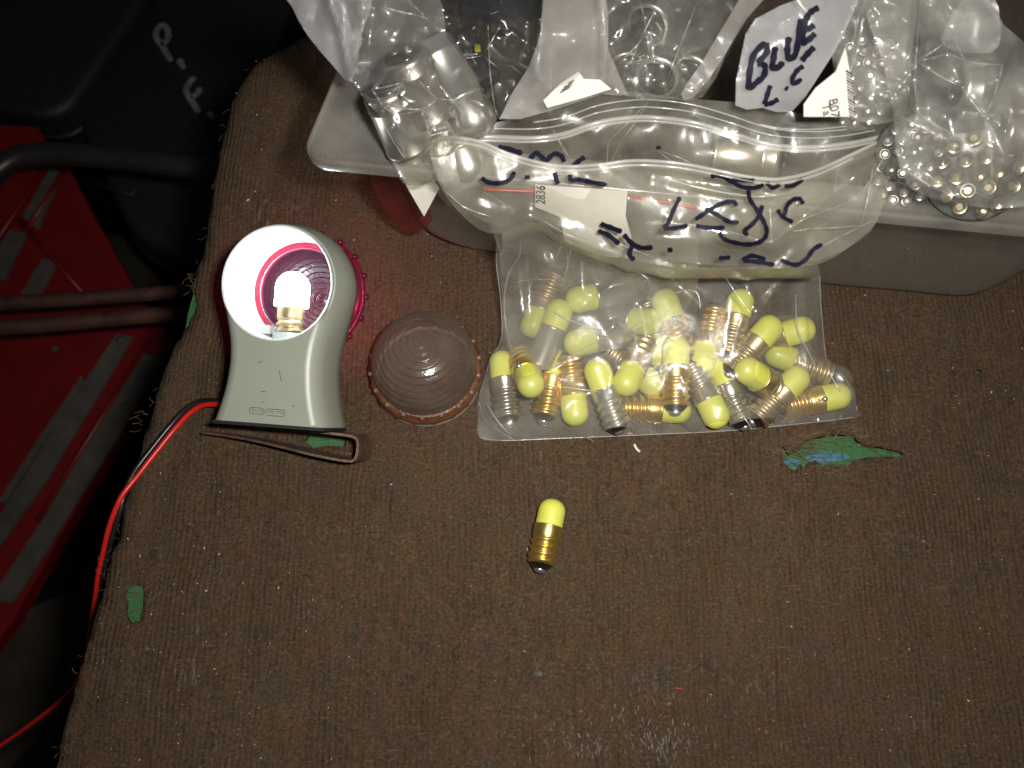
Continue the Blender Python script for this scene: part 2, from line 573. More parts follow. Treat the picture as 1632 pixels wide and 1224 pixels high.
M_red_lens = film("red_lens_plastic", .07, (.80, .05, .20), (.44, .12, .30), .16, .05, .5, .1, 200, .2, .25)
M_lens = film("clear_lens_plastic", .26, (.86, .74, .66), (.35, .29, .235), .14, .04, .5, .1, 500, .35, .35, .26)
M_lens_rim = film("reflection_lens_rim", .42, (.80, .46, .30), (.30, .125, .065), .25, .05, .4, .3, 500, .75, .2)  # orange reflected from mat and red light, put into the rim colour
M_lens_foot = film("pale_lens_foot", .60, (.85, .75, .68), (.62, .55, .49), .3, .06, .4, .3, 500, .2, .2)
M_bead = film("clear_bead", .30, (.86, .76, .66), (.62, .50, .38), .12, .08, .5, .05, 300, .2, .3)
M_red_wire = plain("red_pvc", (.62, .018, .012), .35, var=.06)
M_black_wire = plain("black_pvc", (.012, .012, .014), .32, var=.1)
M_film = film("clear_bag_film", .165, white=(.74, .71, .63), rough=.15, f0=.075)
M_film_flap = film("bag_flap_film", .125, white=(.82, .77, .62), rough=.14, f0=.085, bump=.22)
M_film_back = film("bag_back_film", .16, white=(.80, .76, .64), rough=.18, f0=.05, bump=.2)
M_film_dark = film("thin_dark_film", .05, (.93, .91, .87), (.5, .46, .40), .13, .06, .5, .3)
M_film_milk = film("milky_film", .32, white=(.74, .71, .67), rough=.20, f0=.045, bump=.25, cloud=.35)
M_film_grey = film("grey_film", .27, white=(.78, .76, .70), rough=.13, f0=.09, bump=.3, cloud=.6)
M_film_bulb = film("bulb_bag_film", .085, white=(.78, .76, .70), rough=.12, f0=.10, bump=.3, cloud=.6)
M_film_label = film("white_bag_panel", .52, white=(.60, .59, .60), rough=.25, f0=.04, bump=.25, cloud=.2)
M_zip = film("zip_plastic", .34, white=(.86, .86, .84), rough=.14, f0=.08, cloud=.1)
M_zipred = film("red_zip_line", .65, (.9, .5, .4), (.75, .16, .10), .3, .04, cloud=.3)
M_tub = film("clear_tub_plastic", .075, (.94, .93, .90), (.66, .62, .56), .11, .05, .6, .08, 60, .3, .55)
M_smudge = film("chalk_dust", .42, (1, 1, 1), (.42, .43, .43), .5, .0, .0, .1, 800, .9, 0)
M_rim = film("tub_rim_plastic", .27, (.94, .93, .90), (.74, .70, .62), .11, .07, .6, .08, 60, .3, .6)
M_fold_glint = film("fold_highlight", .42, white=(.88, .87, .83), rough=.24, f0=.22, cloud=.6)  # pale glossy colour standing in for the glint on folds
M_ink = plain("black_marker", (.008, .007, .020), .6, var=.3, spec=.15)
M_print = plain("black_print", (.03, .03, .03), .6)
M_paper = plain("white_paper", (.62, .59, .52), .7, var=.05, scale=300, bump=.1)
M_led = film("clear_led_epoxy", .04, (.96, .95, .92), (.80, .78, .72), .07, .10, .5, .05, 300, .3, .14)
M_redpaint = plain("red_enamel", (.17, .003, .0025), .45, var=.2, scale=30, bump=.1, dirt=((.10, .012, .008), 40, .66))
M_greystrip = plain("dark_grey_rubber", (.075, .066, .058), .8, var=.35, scale=60)
M_case = plain("black_case_plastic", (.012, .0125, .014), .55, var=.3, scale=200, bump=.5, bscale=500)
M_chalk = plain("pale_paint", (.18, .20, .215), .8, var=.45, scale=120)
M_pipe = plain("black_painted_pipe", (.020, .019, .018), .4, var=.3, scale=60)
M_rpipe = plain("brown_pipe_red_reflection", (.085, .034, .022), .5, var=.4, scale=50, dirt=((.03, .02, .015), 60, .55))  # brown with the toolbox's red reflection mixed into the colour
M_floor = plain("dark_floor", (.040, .032, .022), .85, var=.5, scale=12)
M_plank = plain("oily_plank", (.050, .037, .022), .8, var=.5, scale=25, bump=.4)
M_fleck = plain("pale_swarf", (.78, .68, .52), .4, var=.5, scale=50)
M_crumb = plain("white_crumb", (.72, .66, .58), .6)
M_dark = plain("dark_blue_plastic", (.015, .018, .026), .25, var=.2)
M_yel = plain("yellow_tape", (.20, .17, .02), .5)
M_redfilm = plain("red_plastic_strip", (.42, .030, .022), .5, var=.2)

# ------------------------------------------------------------------ setting: floor, bench, mat
v, f = box(-1500, 1500, -1200, 1500, -560, -540)
fo = part("floor", v, f, M_floor); tag(fo, kind="structure")

MAT_L = [(560, -90), (535, -20), (500, 38), (465, 62), (430, 78), (402, 100), (372, 145), (358, 200), (345, 252), (337, 300), (331, 340), (326, 385),
         (312, 428), (304, 455), (311, 482), (300, 508), (284, 535), (268, 565), (254, 605), (240, 650), (229, 690),
         (212, 742), (196, 800), (190, 850), (176, 880), (168, 910), (156, 960), (140, 1015), (131, 1045), (118, 1085), (104, 1140),
         (92, 1190), (84, 1230), (70, 1300)]
rnd = random.Random(4)
edge = [P(x+rnd.uniform(-2, 2), y)[:2] for x, y in [tuple(p) for p in catmull(MAT_L, 4)]]
far = P(560, -90)[:2]; near = P(70, 1300)[:2]
outline = [tuple(p) for p in edge]+[(300, near[1]), (300, far[1])]
z7 = Z(1180, 640, 3.61)
hole1 = z7((235, 252), (262, 258), (284, 300), (335, 276), (352, 262), (380, 222), (430, 205), (470, 197), (520, 186), (560, 182), (612, 186), (660, 182), (672, 218),
           (710, 240), (750, 250), (810, 256), (870, 268), (932, 280), (940, 296), (915, 328), (860, 318), (800, 324), (740, 318), (700, 325), (655, 340), (625, 366), (600, 377),
           (550, 374), (500, 360), (470, 372), (430, 342), (392, 352), (372, 392), (345, 362), (318, 392), (280, 388), (246, 354), (240, 300))
z6 = Z(0, 700, 2.336)
hole2 = z6((470, 545), (500, 540), (535, 546), (541, 580), (536, 630), (520, 690), (505, 676), (490, 690), (470, 664), (460, 640), (466, 612), (455, 585))
hole3 = [(484, 702), (492, 692), (505, 686), (530, 690), (548, 688), (553, 700), (549, 713), (520, 711), (500, 714)]
z5r = Z(1380, 440, 4.706)
hole4 = z5r((815, 715), (835, 695), (870, 690), (885, 706), (850, 718))
holes = [[tuple(P(x+rnd.uniform(-.8, .8), y+rnd.uniform(-.8, .8))[:2]) for x, y in h] for h in (hole1, hole2, hole3, hole4)]
mv, mf = fill(outline, 3.4, holes, seed=3, jit=.3)
de = edge_dist(mv, edge if False else np.array(outline[:len(edge)]))
dh = np.min([edge_dist(mv, h) for h in holes[:3]], axis=0)
nz = Crumple(mv.min(0), mv.max(0), 60, 1.0, 9)(mv)*.35+Crumple(mv.min(0), mv.max(0), 16, 1.0, 10)(mv)*.22
rr = np.random.RandomState(2)
mz = nz-0.35-np.clip(1-de/9.0, 0, 1)**2*2.2+np.clip(1-dh/4.0, 0, 1)*.9+rr.uniform(-.1, .1, len(mv))
T = len(mv)
top = np.column_stack([mv, mz]); bot = np.column_stack([mv, np.full(T, -3.0)-np.clip(1-de/9.0, 0, 1)**2*2.0])
ec = {}
for a, b, c in mf:
    for e in ((a, b), (b, c), (c, a)):
        ec[e] = 1
side = [(e[1], e[0], e[0]+T, e[1]+T) for e in ec if (e[1], e[0]) not in ec]
mat = thing("bench_mat", "brown ribbed felt mat with torn holes covering the bench top", "mat", (0, 0, 0))
part("felt_sheet", np.vstack([top, bot]), [tuple(t) for t in mf]+[(c+T, b+T, a+T) for a, b, c in mf]+side, M_felt, mat)
# loose fibres along the torn edges
fib = []
def fibre(x, y, z, ang, L, lift, r=.09):
    pts = []; bend = rnd.uniform(-1.6, 1.6); qx, qy = x, y
    for k in range(6):
        s = k/5
        pts.append((qx, qy, z+lift*math.sin(s*2.6)))
        a = ang+bend*s; qx += math.cos(a)*L/5; qy += math.sin(a)*L/5
    fib.append(tube(pts, r, 3, False))
for h, n in ((holes[0], 90), (holes[1], 26), (holes[2], 14)):
    c = np.mean(h, 0)
    for k in range(n):
        i = rnd.randrange(len(h)); p = np.array(h[i])+np.array([rnd.uniform(-3, 3), rnd.uniform(-3, 3)])
        fibre(p[0], p[1], .1, rnd.uniform(-.6, .6)+(math.pi if rnd.random() < .5 else 0), rnd.uniform(3, 10), rnd.uniform(.2, 1.6))
for k in range(60):
    p = P(rnd.uniform(1190, 1300), rnd.uniform(690, 730))
    fibre(p[0], p[1], 0, rnd.uniform(-.3, .3), rnd.uniform(4, 12), .5, .07)
for k in range(26):
    p = edge[rnd.randrange(20, len(edge))]
    fibre(p[0], p[1], -1.0, math.pi+rnd.uniform(-1.2, 1.2), rnd.uniform(1, 4), rnd.uniform(-1, .8), .08)
for cx, cy_ in ((303, 450), (306, 458), (222, 672), (228, 662), (168, 905)):
    q = P(cx, cy_)
    for k in range(4):
        fibre(q[0]+rnd.uniform(-1, 2), q[1]+rnd.uniform(-3, 3), -.6, math.pi+rnd.uniform(-1.0, 1.0), rnd.uniform(2, 5), rnd.uniform(-.5, .8), .10)
for k in range(70):   # short strands lying on the ribs
    p = P(rnd.uniform(330, 1620), rnd.uniform(430, 1220))
    fibre(p[0], p[1], .15, rnd.uniform(0, 6.3), rnd.uniform(.8, 2.6), .15, .05)
v, f = join(*fib)
o = part("frayed_fibres", v, f, M_fibre, mat); tag(o, kind="stuff")

# pale chalk rubbed off on the mat near the bottom
ck = []
def smudge(cx, cy_, sx, sy, n_, L0, L1):
    for k in range(n_):
        p = P(rnd.gauss(cx, sx), rnd.gauss(cy_, sy)); L_ = rnd.uniform(L0, L1); a = math.pi/2+rnd.gauss(0, .25)
        q = [np.array([p[0]+math.cos(a)*L_*(j/3-.5)+rnd.uniform(-.12, .12), p[1]+math.sin(a)*L_*(j/3-.5), .42]) for j in range(4)]
        ck.append(ribbon(q, rnd.uniform(.15, .42), (0, 0, 1)))
smudge(955, 1192, 14, 10, 26, .5, 1.8); smudge(1062, 1186, 20, 20, 46, .8, 3.2); smudge(1020, 1150, 70, 34, 60, .5, 2.0); smudge(856, 1062, 5, 8, 10, .6, 2.0)
smudge(900, 1185, 50, 22, 36, .5, 1.8); smudge(500, 960, 20, 16, 26, .3, 1.0); smudge(1440, 1010, 30, 40, 22, .3, 1.0); smudge(1180, 1120, 60, 50, 26, .4, 1.4)
v, f = join(*ck); o = part("chalk_smudges", v, f, M_smudge, mat); tag(o, kind="stuff")

# bench under the mat
bl = [P(x, y, -3.2)[:2] for x, y in ((590, -100), (470, 92), (392, 160), (362, 260), (344, 350), (316, 440), (308, 470), (299.5, 500), (294, 535), (256, 650), (210, 800), (186, 905), (150, 1025), (122, 1110), (95, 1224), (80, 1300))]
ring = [tuple(p) for p in bl]+[(300, near[1]), (300, far[1])]
bench = thing("workbench", "green painted workbench top showing through holes in the brown mat", "workbench", (0, 0, 0))
def flat(ringxy, z0, z1):
    return loft([[(x, y, z0) for x, y in ringxy], [(x, y, z1) for x, y in ringxy]])
v, f = flat(ring, -38, -3.2); part("bench_top", v, f, M_green, bench, smooth=False)
ri = [(x+10 if i < len(bl) else x, y) for i, (x, y) in enumerate(ring)]
v, f = flat(ri, -539, -38.5); part("bench_cabinet", v, f, M_wood, bench, smooth=False)
bp_ = []
for pl in (z7((250, 345), (290, 330), (338, 335), (340, 362), (300, 368), (255, 360)), z7((370, 330), (420, 295), (520, 285), (610, 305), (640, 320), (600, 335), (500, 350), (420, 352)),
           z7((290, 378), (340, 380), (342, 392), (295, 392)), z7((660, 318), (690, 316), (692, 330), (665, 332))):
    q = [P(x, y, -2.9)[:2] for x, y in pl]
    bp_.append(flat([tuple(p) for p in q], -3.3, -2.95))
v, f = join(*bp_); part("blue_paint_patch", v, f, M_blue, bench, smooth=False)

# flecks of swarf lying on the mat
fk = []
for k in range(430):
    p = P(rnd.uniform(330, 1640), rnd.uniform(60, 1230)) if k > 120 else P(rnd.uniform(150, 420), rnd.uniform(700, 1220))
    if not inside([p[:2]], outline)[0]: continue
    s = abs(rnd.gauss(.0, .20))+.14
    a = rnd.uniform(0, 6.3)
    c, d = math.cos(a)*s, math.sin(a)*s
    e = rnd.uniform(.25, .6)
    z = .55
    fk.append(([(p[0]-c, p[1]-d, z-.5), (p[0]+d*e, p[1]-c*e, z-.4), (p[0]+c, p[1]+d, z-.45), (p[0]-d*e, p[1]+c*e, z-.35), (p[0], p[1], z+s*.5)],
               [(0, 1, 4), (1, 2, 4), (2, 3, 4), (3, 0, 4)]))
v, f = join(*fk)
o = part("swarf_flecks", v, f, M_fleck, None, smooth=False); tag(o, kind="stuff")
def crumb(px, py, pts, r, m, label):
    q = [P(px+x, py+y, .9) for x, y in pts]
    v, f = tube(catmull(q, 3), r, 5)
    o = part("crumb", v, f, m); tag(o, label, "crumb")
crumb(1012, 714, [(-1, -6), (1, -1), (4, 3), (8, 6)], .55, M_crumb, "curved white crumb on the mat just below the zip bag")
crumb(942, 702, [(-10, -5), (-2, -2), (5, 3)], .4, M_fibre, "thin brown splinter on the mat below the bag's bottom hem")
crumb(1082, 1097, [(-6, 0), (0, 0), (5, 1)], .35, M_redfilm, "tiny red shred lying near the bottom of the mat")

# ------------------------------------------------------------------ down beside the bench
def slab(pxs, z0, z1, grow=0.0):
    top_ = [P(x, y, z1) for x, y in pxs]
    return loft([[(p[0], p[1], z0) for p in top_], [tuple(p) for p in top_]])
ZR = -332.0
tb = thing("red_toolbox", "red enamelled toolbox lid with dark grey strips beside the bench", "toolbox", P(120, 560, ZR))
v, f = slab([(-160, 190), (60, 203), (78, 236), (108, 266), (150, 345), (212, 455), (278, 545), (248, 600), (150, 760), (20, 990), (-60, 1100), (-160, 1100)], ZR-14, ZR)
part("lid", v, f, M_redpaint, tb, smooth=False)
v, f = slab([(-160, 230), (40, 240), (70, 300), (120, 370), (190, 500), (150, 640), (20, 900), (-160, 980)], -539, ZR-14.5)
part("box_body", v, f, M_case, tb, smooth=False)
for pl in ([(79, 268), (103, 266), (60, 365), (36, 345)], [(15, 366), (43, 372), (6, 446), (-30, 440)], [(68, 411), (91, 418), (64, 470), (32, 470)],
           [(186, 531), (212, 537), (120, 690), (76, 762), (0, 870), (-40, 880), (20, 790), (100, 660)],
           [(226, 562), (262, 572), (235, 620), (160, 740), (60, 900), (20, 960), (-20, 960), (60, 840), (150, 690)],
           [(130, 598), (134, 610), (60, 720), (10, 800), (-4, 800), (60, 700)]):
    v, f = slab(pl, ZR-1, ZR+2.5); part("grey_strip", v, f, M_greystrip, tb, smooth=False)
for a, b in (((72, 268), (-30, 420)), ((104, 268), (40, 372)), ((30, 350), (135, 470)), ((240, 540), (60, 830))):
    A, B = P(*a, ZR+2), P(*b, ZR+2)
    v, f = tube([A, A*.5+B*.5, B], 2.2, 8); part("rib", v, f, M_redpaint, tb)
for (x, y) in ((192, 541), (87, 556), (200, 647)):
    q = P(x, y, ZR+3); v, f = sphere(q, 3.2, 8, 5, .5); part("rivet", v, f, M_greystrip, tb)

v, f = slab([(262, 590), (300, 560), (260, 760), (170, 980), (60, 1180), (-60, 1300), (-160, 1300), (-160, 1130), (10, 1010), (140, 800)], -539, -455)
o = part("floor_plank", v, f, M_plank, None, smooth=False); tag(o, "dark oily plank lying between the red toolbox and the bench", "plank")

def bevel_case(name, label, corners, z0, z1, rad):
    q = [P(x, y, z1) for x, y in corners]
    c = np.mean(q, 0)
    t = thing(name, label, "case", (c[0], c[1], z0))
    # rounded outline
    n = len(q); pts = []
    for i in range(n):
        a, b, d = q[i-1][:2], q[i][:2], q[(i+1) % n][:2]
        u = (a-b)/np.linalg.norm(a-b); w = (d-b)/np.linalg.norm(d-b)
        for k in range(5):
            s = k/4
            p0, p2 = b+u*rad, b+w*rad
            pts.append((1-s)**2*p0+2*s*(1-s)*b+s*s*p2)
    cc = np.mean(pts, 0)
    rings = []
    for ins, z in ((0, z0), (0, z1-8), (2, z1-3), (6, z1-.5), (10, z1)):
        rings.append([tuple(p+(cc-p)/np.linalg.norm(cc-p)*ins)+(z,) for p in pts])
    v, f = loft(rings)
    part("shell", v, f, M_case, t)
    rings = []
    for ins, z in ((-2.5, z1-34), (-2.5, z1-28)):
        rings.append([tuple(p+(cc-p)/np.linalg.norm(cc-p)*ins)+(z,) for p in pts])
    v, f = loft(rings); part("lid_seam", v, f, M_case, t)
    return t
ca = bevel_case("black_case", "black textured case at the top left corner beyond the red toolbox", [(-180, -170), (255, -40), (96, 195), (-220, 120)], -538, -330, 30)
cb = bevel_case("black_case", "black case marked P.F. in pale paint beside the mat", [(292, -130), (480, -40), (330, 430), (210, 380), (118, 190)], -538, -350, 18)
z4 = Z(0, 0, 3.4)
for st in (z4((928, 330), (880, 252), (846, 198), (852, 160), (880, 135), (905, 155), (912, 195), (896, 228), (872, 238)), z4((970, 318), (996, 372)),
           z4((1078, 608), (1035, 540), (1008, 488), (1030, 445), (1056, 418)), z4((1036, 526), (1072, 506), (1082, 474)), z4((1132, 608), (1158, 642))):
    pts = [P(p[0], p[1], -349.5) for p in catmull(st, 4)]
    v, f = ribbon(pts, 5.0, (0, 0, 1)); part("lettering", v, f, M_chalk, cb)
v, f = tube([(*P(160, 300, -351)[:2], -344), (*P(215, 318, -351)[:2], -344), (*P(236, 286, -351)[:2], -344)], 1.6, 8)
part("latch_bar", v, f, M_case, cb)
def pipe(name, label, pts, z, r, m):
    q = [P(x, y, z) for x, y in pts]
    v, f = tube(catmull(q, 5), r, 16); o = part(name, v, f, m); tag(o, label, "pipe")
pipe("bent_pipe", "black bent pipe crossing above the red toolbox toward the black case", [(-60, 360), (-20, 290), (18, 256), (70, 245), (150, 249), (240, 258), (360, 276)], -205, 7.6, M_pipe)
pipe("straight_pipe", "reddish brown bar nearer the black case, upper one of the pair over the toolbox", [(-60, 487), (100, 478), (200, 471), (330, 462)], -215, 4.6, M_rpipe)
pipe("straight_pipe", "reddish brown bar running just below its twin across the toolbox", [(-60, 527), (100, 515), (200, 506), (330, 496)], -222, 5.2, M_rpipe)

# ------------------------------------------------------------------ hand lamp
zl = np.array([-.15, -.30, .94]); zl /= np.linalg.norm(zl)
xl = np.array([1.0, -.075, 0]); xl -= zl*np.dot(xl, zl); xl /= np.linalg.norm(xl)
yl = np.cross(zl, xl)
LO = P(441, 451, 47.0)
lrot = Matrix(((xl[0], yl[0], zl[0]), (xl[1], yl[1], zl[1]), (xl[2], yl[2], zl[2])))
lamp = thing("hand_lamp", "grey green hand lamp with its clear lens off and bulb shining", "lamp", LO, lrot)
RO, RB, DEP, YB = 21.2, 19.5, 27.0, -48.5
def lamp_outline(n=96):
    """keyhole outline of the body, from the base's right corner round the head"""
    half = [(20.8, YB), (19.9, YB+3), (18.9, YB+6.5), (17.9, YB+11), (17.2, YB+16), (16.9, YB+21), (17.2, YB+26), (18.0, YB+31), (19.1, YB+36), (20.1, YB+41), (20.9, YB+45.5)]
    right = half+[(RO*math.cos(a), RO*math.sin(a)) for a in np.linspace(.04, math.pi/2, 14)]
    left = [(-x, y) for x, y in right[::-1]][1:]
    pts = catmull(right+left, 3)
    return np.array(pts)
ol = lamp_outline()
nrm = np.zeros_like(ol)
for i in range(len(ol)):
    t_ = ol[min(i+1, len(ol)-1)]-ol[max(i-1, 0)]
    nrm[i] = np.array([t_[1], -t_[0]])/np.linalg.norm(t_)
head = np.clip((ol[:, 1]+22)/20, 0, 1); head = head*head*(3-2*head)
def lamp_ring(off, z, hb=0.0):
    q = ol+nrm*(off+hb*head)[:, None] if hasattr(off, '__len__') or True else ol
    q = q.copy(); q[0, 1] = q[-1, 1] = YB
    q[:, 1] = np.maximum(q[:, 1], YB)
    return [(x, y, z) for x, y in q]
one = np.ones(len(ol))
rings = []
for off, z, hb in ((-3.2, -DEP, -1.4), (-1.2, -DEP+.8, -.8), (.2, -DEP+3, 0), (.6, -17, .9), (.4, -11, 1.0), (0, -6, .5), (-.9, -3.0, .1), (-2.0, -1.2, -.0), (-3.4, -.25, .9), (-4.6, 0, 2.7)):
    # at the head the front rim stays wide; at the neck it is generously rounded
    o_ = one*off
    if z > -5: o_ = o_*(1-head*.55)
    rings.append(lamp_ring(o_, z, hb if z <= -5 else 0))
n = len(ol)
v, f = loft(rings, False, False, wrap=False)
k = len(rings)
f += [(i*n, (i+1)*n, (i+1)*n+n-1, i*n+n-1) for i in range(k-1)]      # the flat base
# front face with the round bore cut in it
fr_ = [tuple(p[:2]) for p in rings[-1]]
cb_ = [((RB+.5)*math.cos(a), (RB+.5)*math.sin(a)) for a in np.linspace(0, 2*math.pi, 90, endpoint=False)]
if np.hypot(*np.array(fr_).T).min() < RB+.6:
    fr_ = [tuple(np.array(p)*max(1, (RB+.62)/np.hypot(*p))) for p in fr_]
    o0 = (k-1)*n
    for i, p in enumerate(fr_): v[o0+i] = (p[0], p[1], 0.0)
fv, ff = fill(fr_, 3.0, [cb_], seed=2, jit=.1)
bk_ = [tuple(p[:2]) for p in rings[0]]
ch_ = [(17.2*math.cos(a), 17.2*math.sin(a)) for a in np.linspace(0, 2*math.pi, 80, endpoint=False)]
gv_, gf_ = fill(bk_, 4.0, [ch_], seed=3, jit=.1)
v, f = join((v, f), ([(p[0], p[1], 0.0) for p in fv], [tuple(t) for t in ff]), ([(p[0], p[1], -DEP) for p in gv_], [tuple(t[::-1]) for t in gf_]))
part("body", v, f, M_lamp, lamp, local=True)
prof = [(RB+.5, .02)]
for i in range(5):
    z0 = -.5-i*1.7
    prof += [(RB-.25, z0), (RB-.25, z0-.35), (RB+1.1, z0-.75), (RB+1.1, z0-1.2)]
prof += [(RB-.2, -9.3), (RB-.6, -DEP+6), (RB-.9, -DEP+2)]
v, f = lathe(prof, 64); part("threaded_bore", v, f, M_inner, lamp, local=True)
# red lens at the back
dome = []
for i in range(97):
    a = i/96*math.pi/2
    k_ = (i/96*13) % 1
    ridge = .75*(1-k_)
    dome.append((max((18.0+ridge)*math.cos(a), .02), -DEP-.8-(19.0+ridge)*math.sin(a)))
lens = [(17.2, -DEP+2.4), (18.9, -DEP+2.4), (21.8, -DEP+.2), (22.6, -DEP-.6), (22.6, -DEP-3.4), (19.4, -DEP-3.8)]
v, f = lathe([(17.1, -DEP+2.6), (16.2, -DEP+2.8), (16.0, -DEP+.4), (17.2, -DEP-.4)], 64); rl = part("red_lens", *join((v, f), lathe(lens+dome[4:], 64)), M_red_lens, lamp, local=True)
bm_ = [sphere((23.0*math.cos(a), 23.0*math.sin(a), -DEP-2.2), 1.3, 8, 5) for a in [2*math.pi*i/18 for i in range(18)]]
v, f = join(*bm_); part("rim_bumps", v, f, M_red_lens, rl, local=True)
# gasket, clip, badge, socket
v, f = box(-20.2, 20.2, YB-1.2, YB-.05, -DEP+.8, -1.6); part("base_gasket", v, f, M_gasket, lamp, local=True, smooth=False)
cl = catmull([(-19.5, YB-1.7), (-8, YB-1.9), (8, YB-1.9), (20, YB-2.2), (26, YB-2.6), (28.3, YB-4.0), (28.6, YB-7.5), (27.8, YB-10.6), (25.0, YB-11.4), (14, YB-10.4), (2, YB-8.6), (-12, YB-6.8), (-24, YB-5.9), (-33, YB-5.6)], 5)
cz0, cz1 = -DEP-4.5, -DEP+12.5
v, f = [], []
for i, p in enumerate(cl):
    t_ = np.array(cl[min(i+1, len(cl)-1)])-np.array(cl[max(i-1, 0)]); q = np.array([-t_[1], t_[0]])/np.linalg.norm(t_)*.45
    tp = 1.0 if i > len(cl)*.5 else 1.0
    e = max(0, (i-len(cl)*.72)/(len(cl)*.28))*6
    for (dx, z) in ((1, cz0+e), (1, cz1-e), (-1, cz1-e), (-1, cz0+e)):
        v.append((p[0]+q[0]*dx, p[1]+q[1]*dx, z))
for i in range(len(cl)-1):
    for kk in range(4):
        a, b = i*4+kk, i*4+(kk+1) % 4; f.append((a, b, b+4, a+4))
f += [(3, 2, 1, 0), tuple(range(len(v)-4, len(v)))]
part("spring_clip", v, f, M_rust, lamp, local=True, smooth=False)
def rrect(x0, x1, y0, y1, z, r, w):
    pts = []
    for cx, cy_, a0 in ((x1-r, y1-r, 0), (x0+r, y1-r, 90), (x0+r, y0+r, 180), (x1-r, y0+r, 270)):
        for j in range(4):
            a = R(a0+j*30); pts.append((cx+r*math.cos(a), cy_+r*math.sin(a), z))
    pts.append(pts[0]); pts.append(pts[1])
    return tube(pts, w, 5, False)
BY = YB+4.1
bd = [rrect(-6.2, -.9, BY-1.0, BY+1.1, .05, .9, .13), rrect(-.3, 6.6, BY-1.2, BY+1.0, .05, .9, .13)]
for x in (-5.2, -4.3, -3.5, -2.6, -1.8, .5, 1.3, 2.1, 3.0, 3.9, 4.8, 5.6):
    bd.append(tube([(x, BY-.45, .05), (x+.25, BY+.45, .05)], .1, 4)); 
for x in (-4.9, -2.3, 1.7, 4.3):
    bd.append(tube([(x-.3, BY+.4, .05), (x+.5, BY+.4, .05)], .1, 4))
v, f = join(*bd); part("maker_badge", v, f, M_engrave, lamp, local=True)
sc_ = []
for x, y, L_, a in ((-3.8, -27.5, 1.6, .4), (3.7, -31.2, 2.4, 1.9), (4.3, -33.0, 1.4, 2.2), (-1.6, -37.6, 1.8, 0), (-1.5, -41.2, 1.2, 0), (-5.0, -43.2, .7, 1), (9.5, -41.8, .9, .3)):
    sc_.append(tube([(x-L_/2*math.cos(a), y-L_/2*math.sin(a), .03), (x+L_/2*math.cos(a), y+L_/2*math.sin(a), .03)], .12, 4))
v, f = join(*sc_); part("scratch_marks", v, f, M_engrave, lamp, local=True)
v, f = lathe([(5.9, 0), (5.9, 5.5), (5.1, 5.5), (5.1, .5)], 24, False)
Mx = Matrix.Translation((0, -21.5, -15)) @ Matrix.Rotation(R(-90), 4, 'X')
v, f = join(xform((v, f), Mx), box(-13, 13, -20.5, -14.6, -20, -18.5), box(-13.5, -6.2, -16.8, -13.8, -18.4, -12))
part("bulb_socket", v, f, M_inner, lamp, local=True, smooth=False)

# ------------------------------------------------------------------ bulb meshes
PITCH = 2.55
def hel(z, a):
    if z < 3.6 or z > 12.6: return 0
    k = min(1, (z-3.6)/.6, (12.6-z)/.6)
    return .40*k*math.cos(2*math.pi*z/PITCH-a)
scr = [(3.9, 3.2), (4.3, 3.4)]+[(4.60, 3.6+9.0*i/44) for i in range(45)]+[(4.72, 12.9), (4.80, 13.4), (4.82, 16.3), (5.0, 16.6), (5.0, 16.95), (4.7, 17.1), (4.4, 17.05)]
sv, sf = lathe(scr, 28, False, hel)
def capprof(z0, z1, r):
    out = [(r*.98, z0), (r, z0+.4), (r, z1-r*.98)]
    for i in range(1, 10):
        a = i/9*math.pi/2
        out.append((max(r*math.cos(a)**.92, .02), z1-r*.98+r*.98*math.sin(a)))
    return out
cv, cf = lathe(capprof(16.8, 27.0, 4.55), 28)
iv, if_ = lathe([(4.2, 3.5), (3.9, 3.1), (3.0, 2.0), (2.3, 1.35), (1.9, 1.3)], 24)
tv, tf = lathe([(1.95, 1.8), (2.0, 1.2), (1.75, .5), (1.1, .1), (.02, 0)], 16)
smv, smf = lathe([(3.6, 2.2), (4.3, 2.6), (4.55, 3.4), (4.55, 15.9), (4.75, 16.2), (4.75, 16.9), (4.4, 17.1)], 28)
tagv, tagf = join(sphere((3.3, 3.3, 16.6), 1.1, 8, 5, .9), tube([(3.55, 3.45, 16.2), (3.6, 3.5, 14.2)], .5, 6))
lcv, lcf = lathe([(4.4, 16.8)]+capprof(17.0, 29.6, 6.1), 28)
ME = dict(gold=mesh("screw_base", sv, sf, M_brass), dull=mesh("screw_base", sv, sf, M_brassd), silver=mesh("screw_base", sv, sf, M_nickel),
          smooth=mesh("plain_base", smv, smf, M_steel), cap=mesh("yellow_cap", cv, cf, M_yellow), cap2=mesh("yellow_cap", cv, cf, M_yellow2),
          litcap=mesh("lit_cap", lcv, lcf, M_lit), ins=mesh("insulator", iv, if_, M_insul), tip=mesh("contact_tip", tv, tf, M_solder),
          tagm=mesh("solder_blob", tagv, tagf, M_solder))
def frame(zdir, roll=0.0):
    z = np.asarray(zdir, float); z /= np.linalg.norm(z)
    x = np.cross([0, 0, 1.0], z)
    if np.linalg.norm(x) < 1e-3: x = np.array([1.0, 0, 0])
    x /= np.linalg.norm(x); y = np.cross(z, x)
    m = Matrix(((x[0], y[0], z[0]), (x[1], y[1], z[1]), (x[2], y[2], z[2])))
    return m @ Matrix.Rotation(roll, 3, 'Z')
BULBS = []
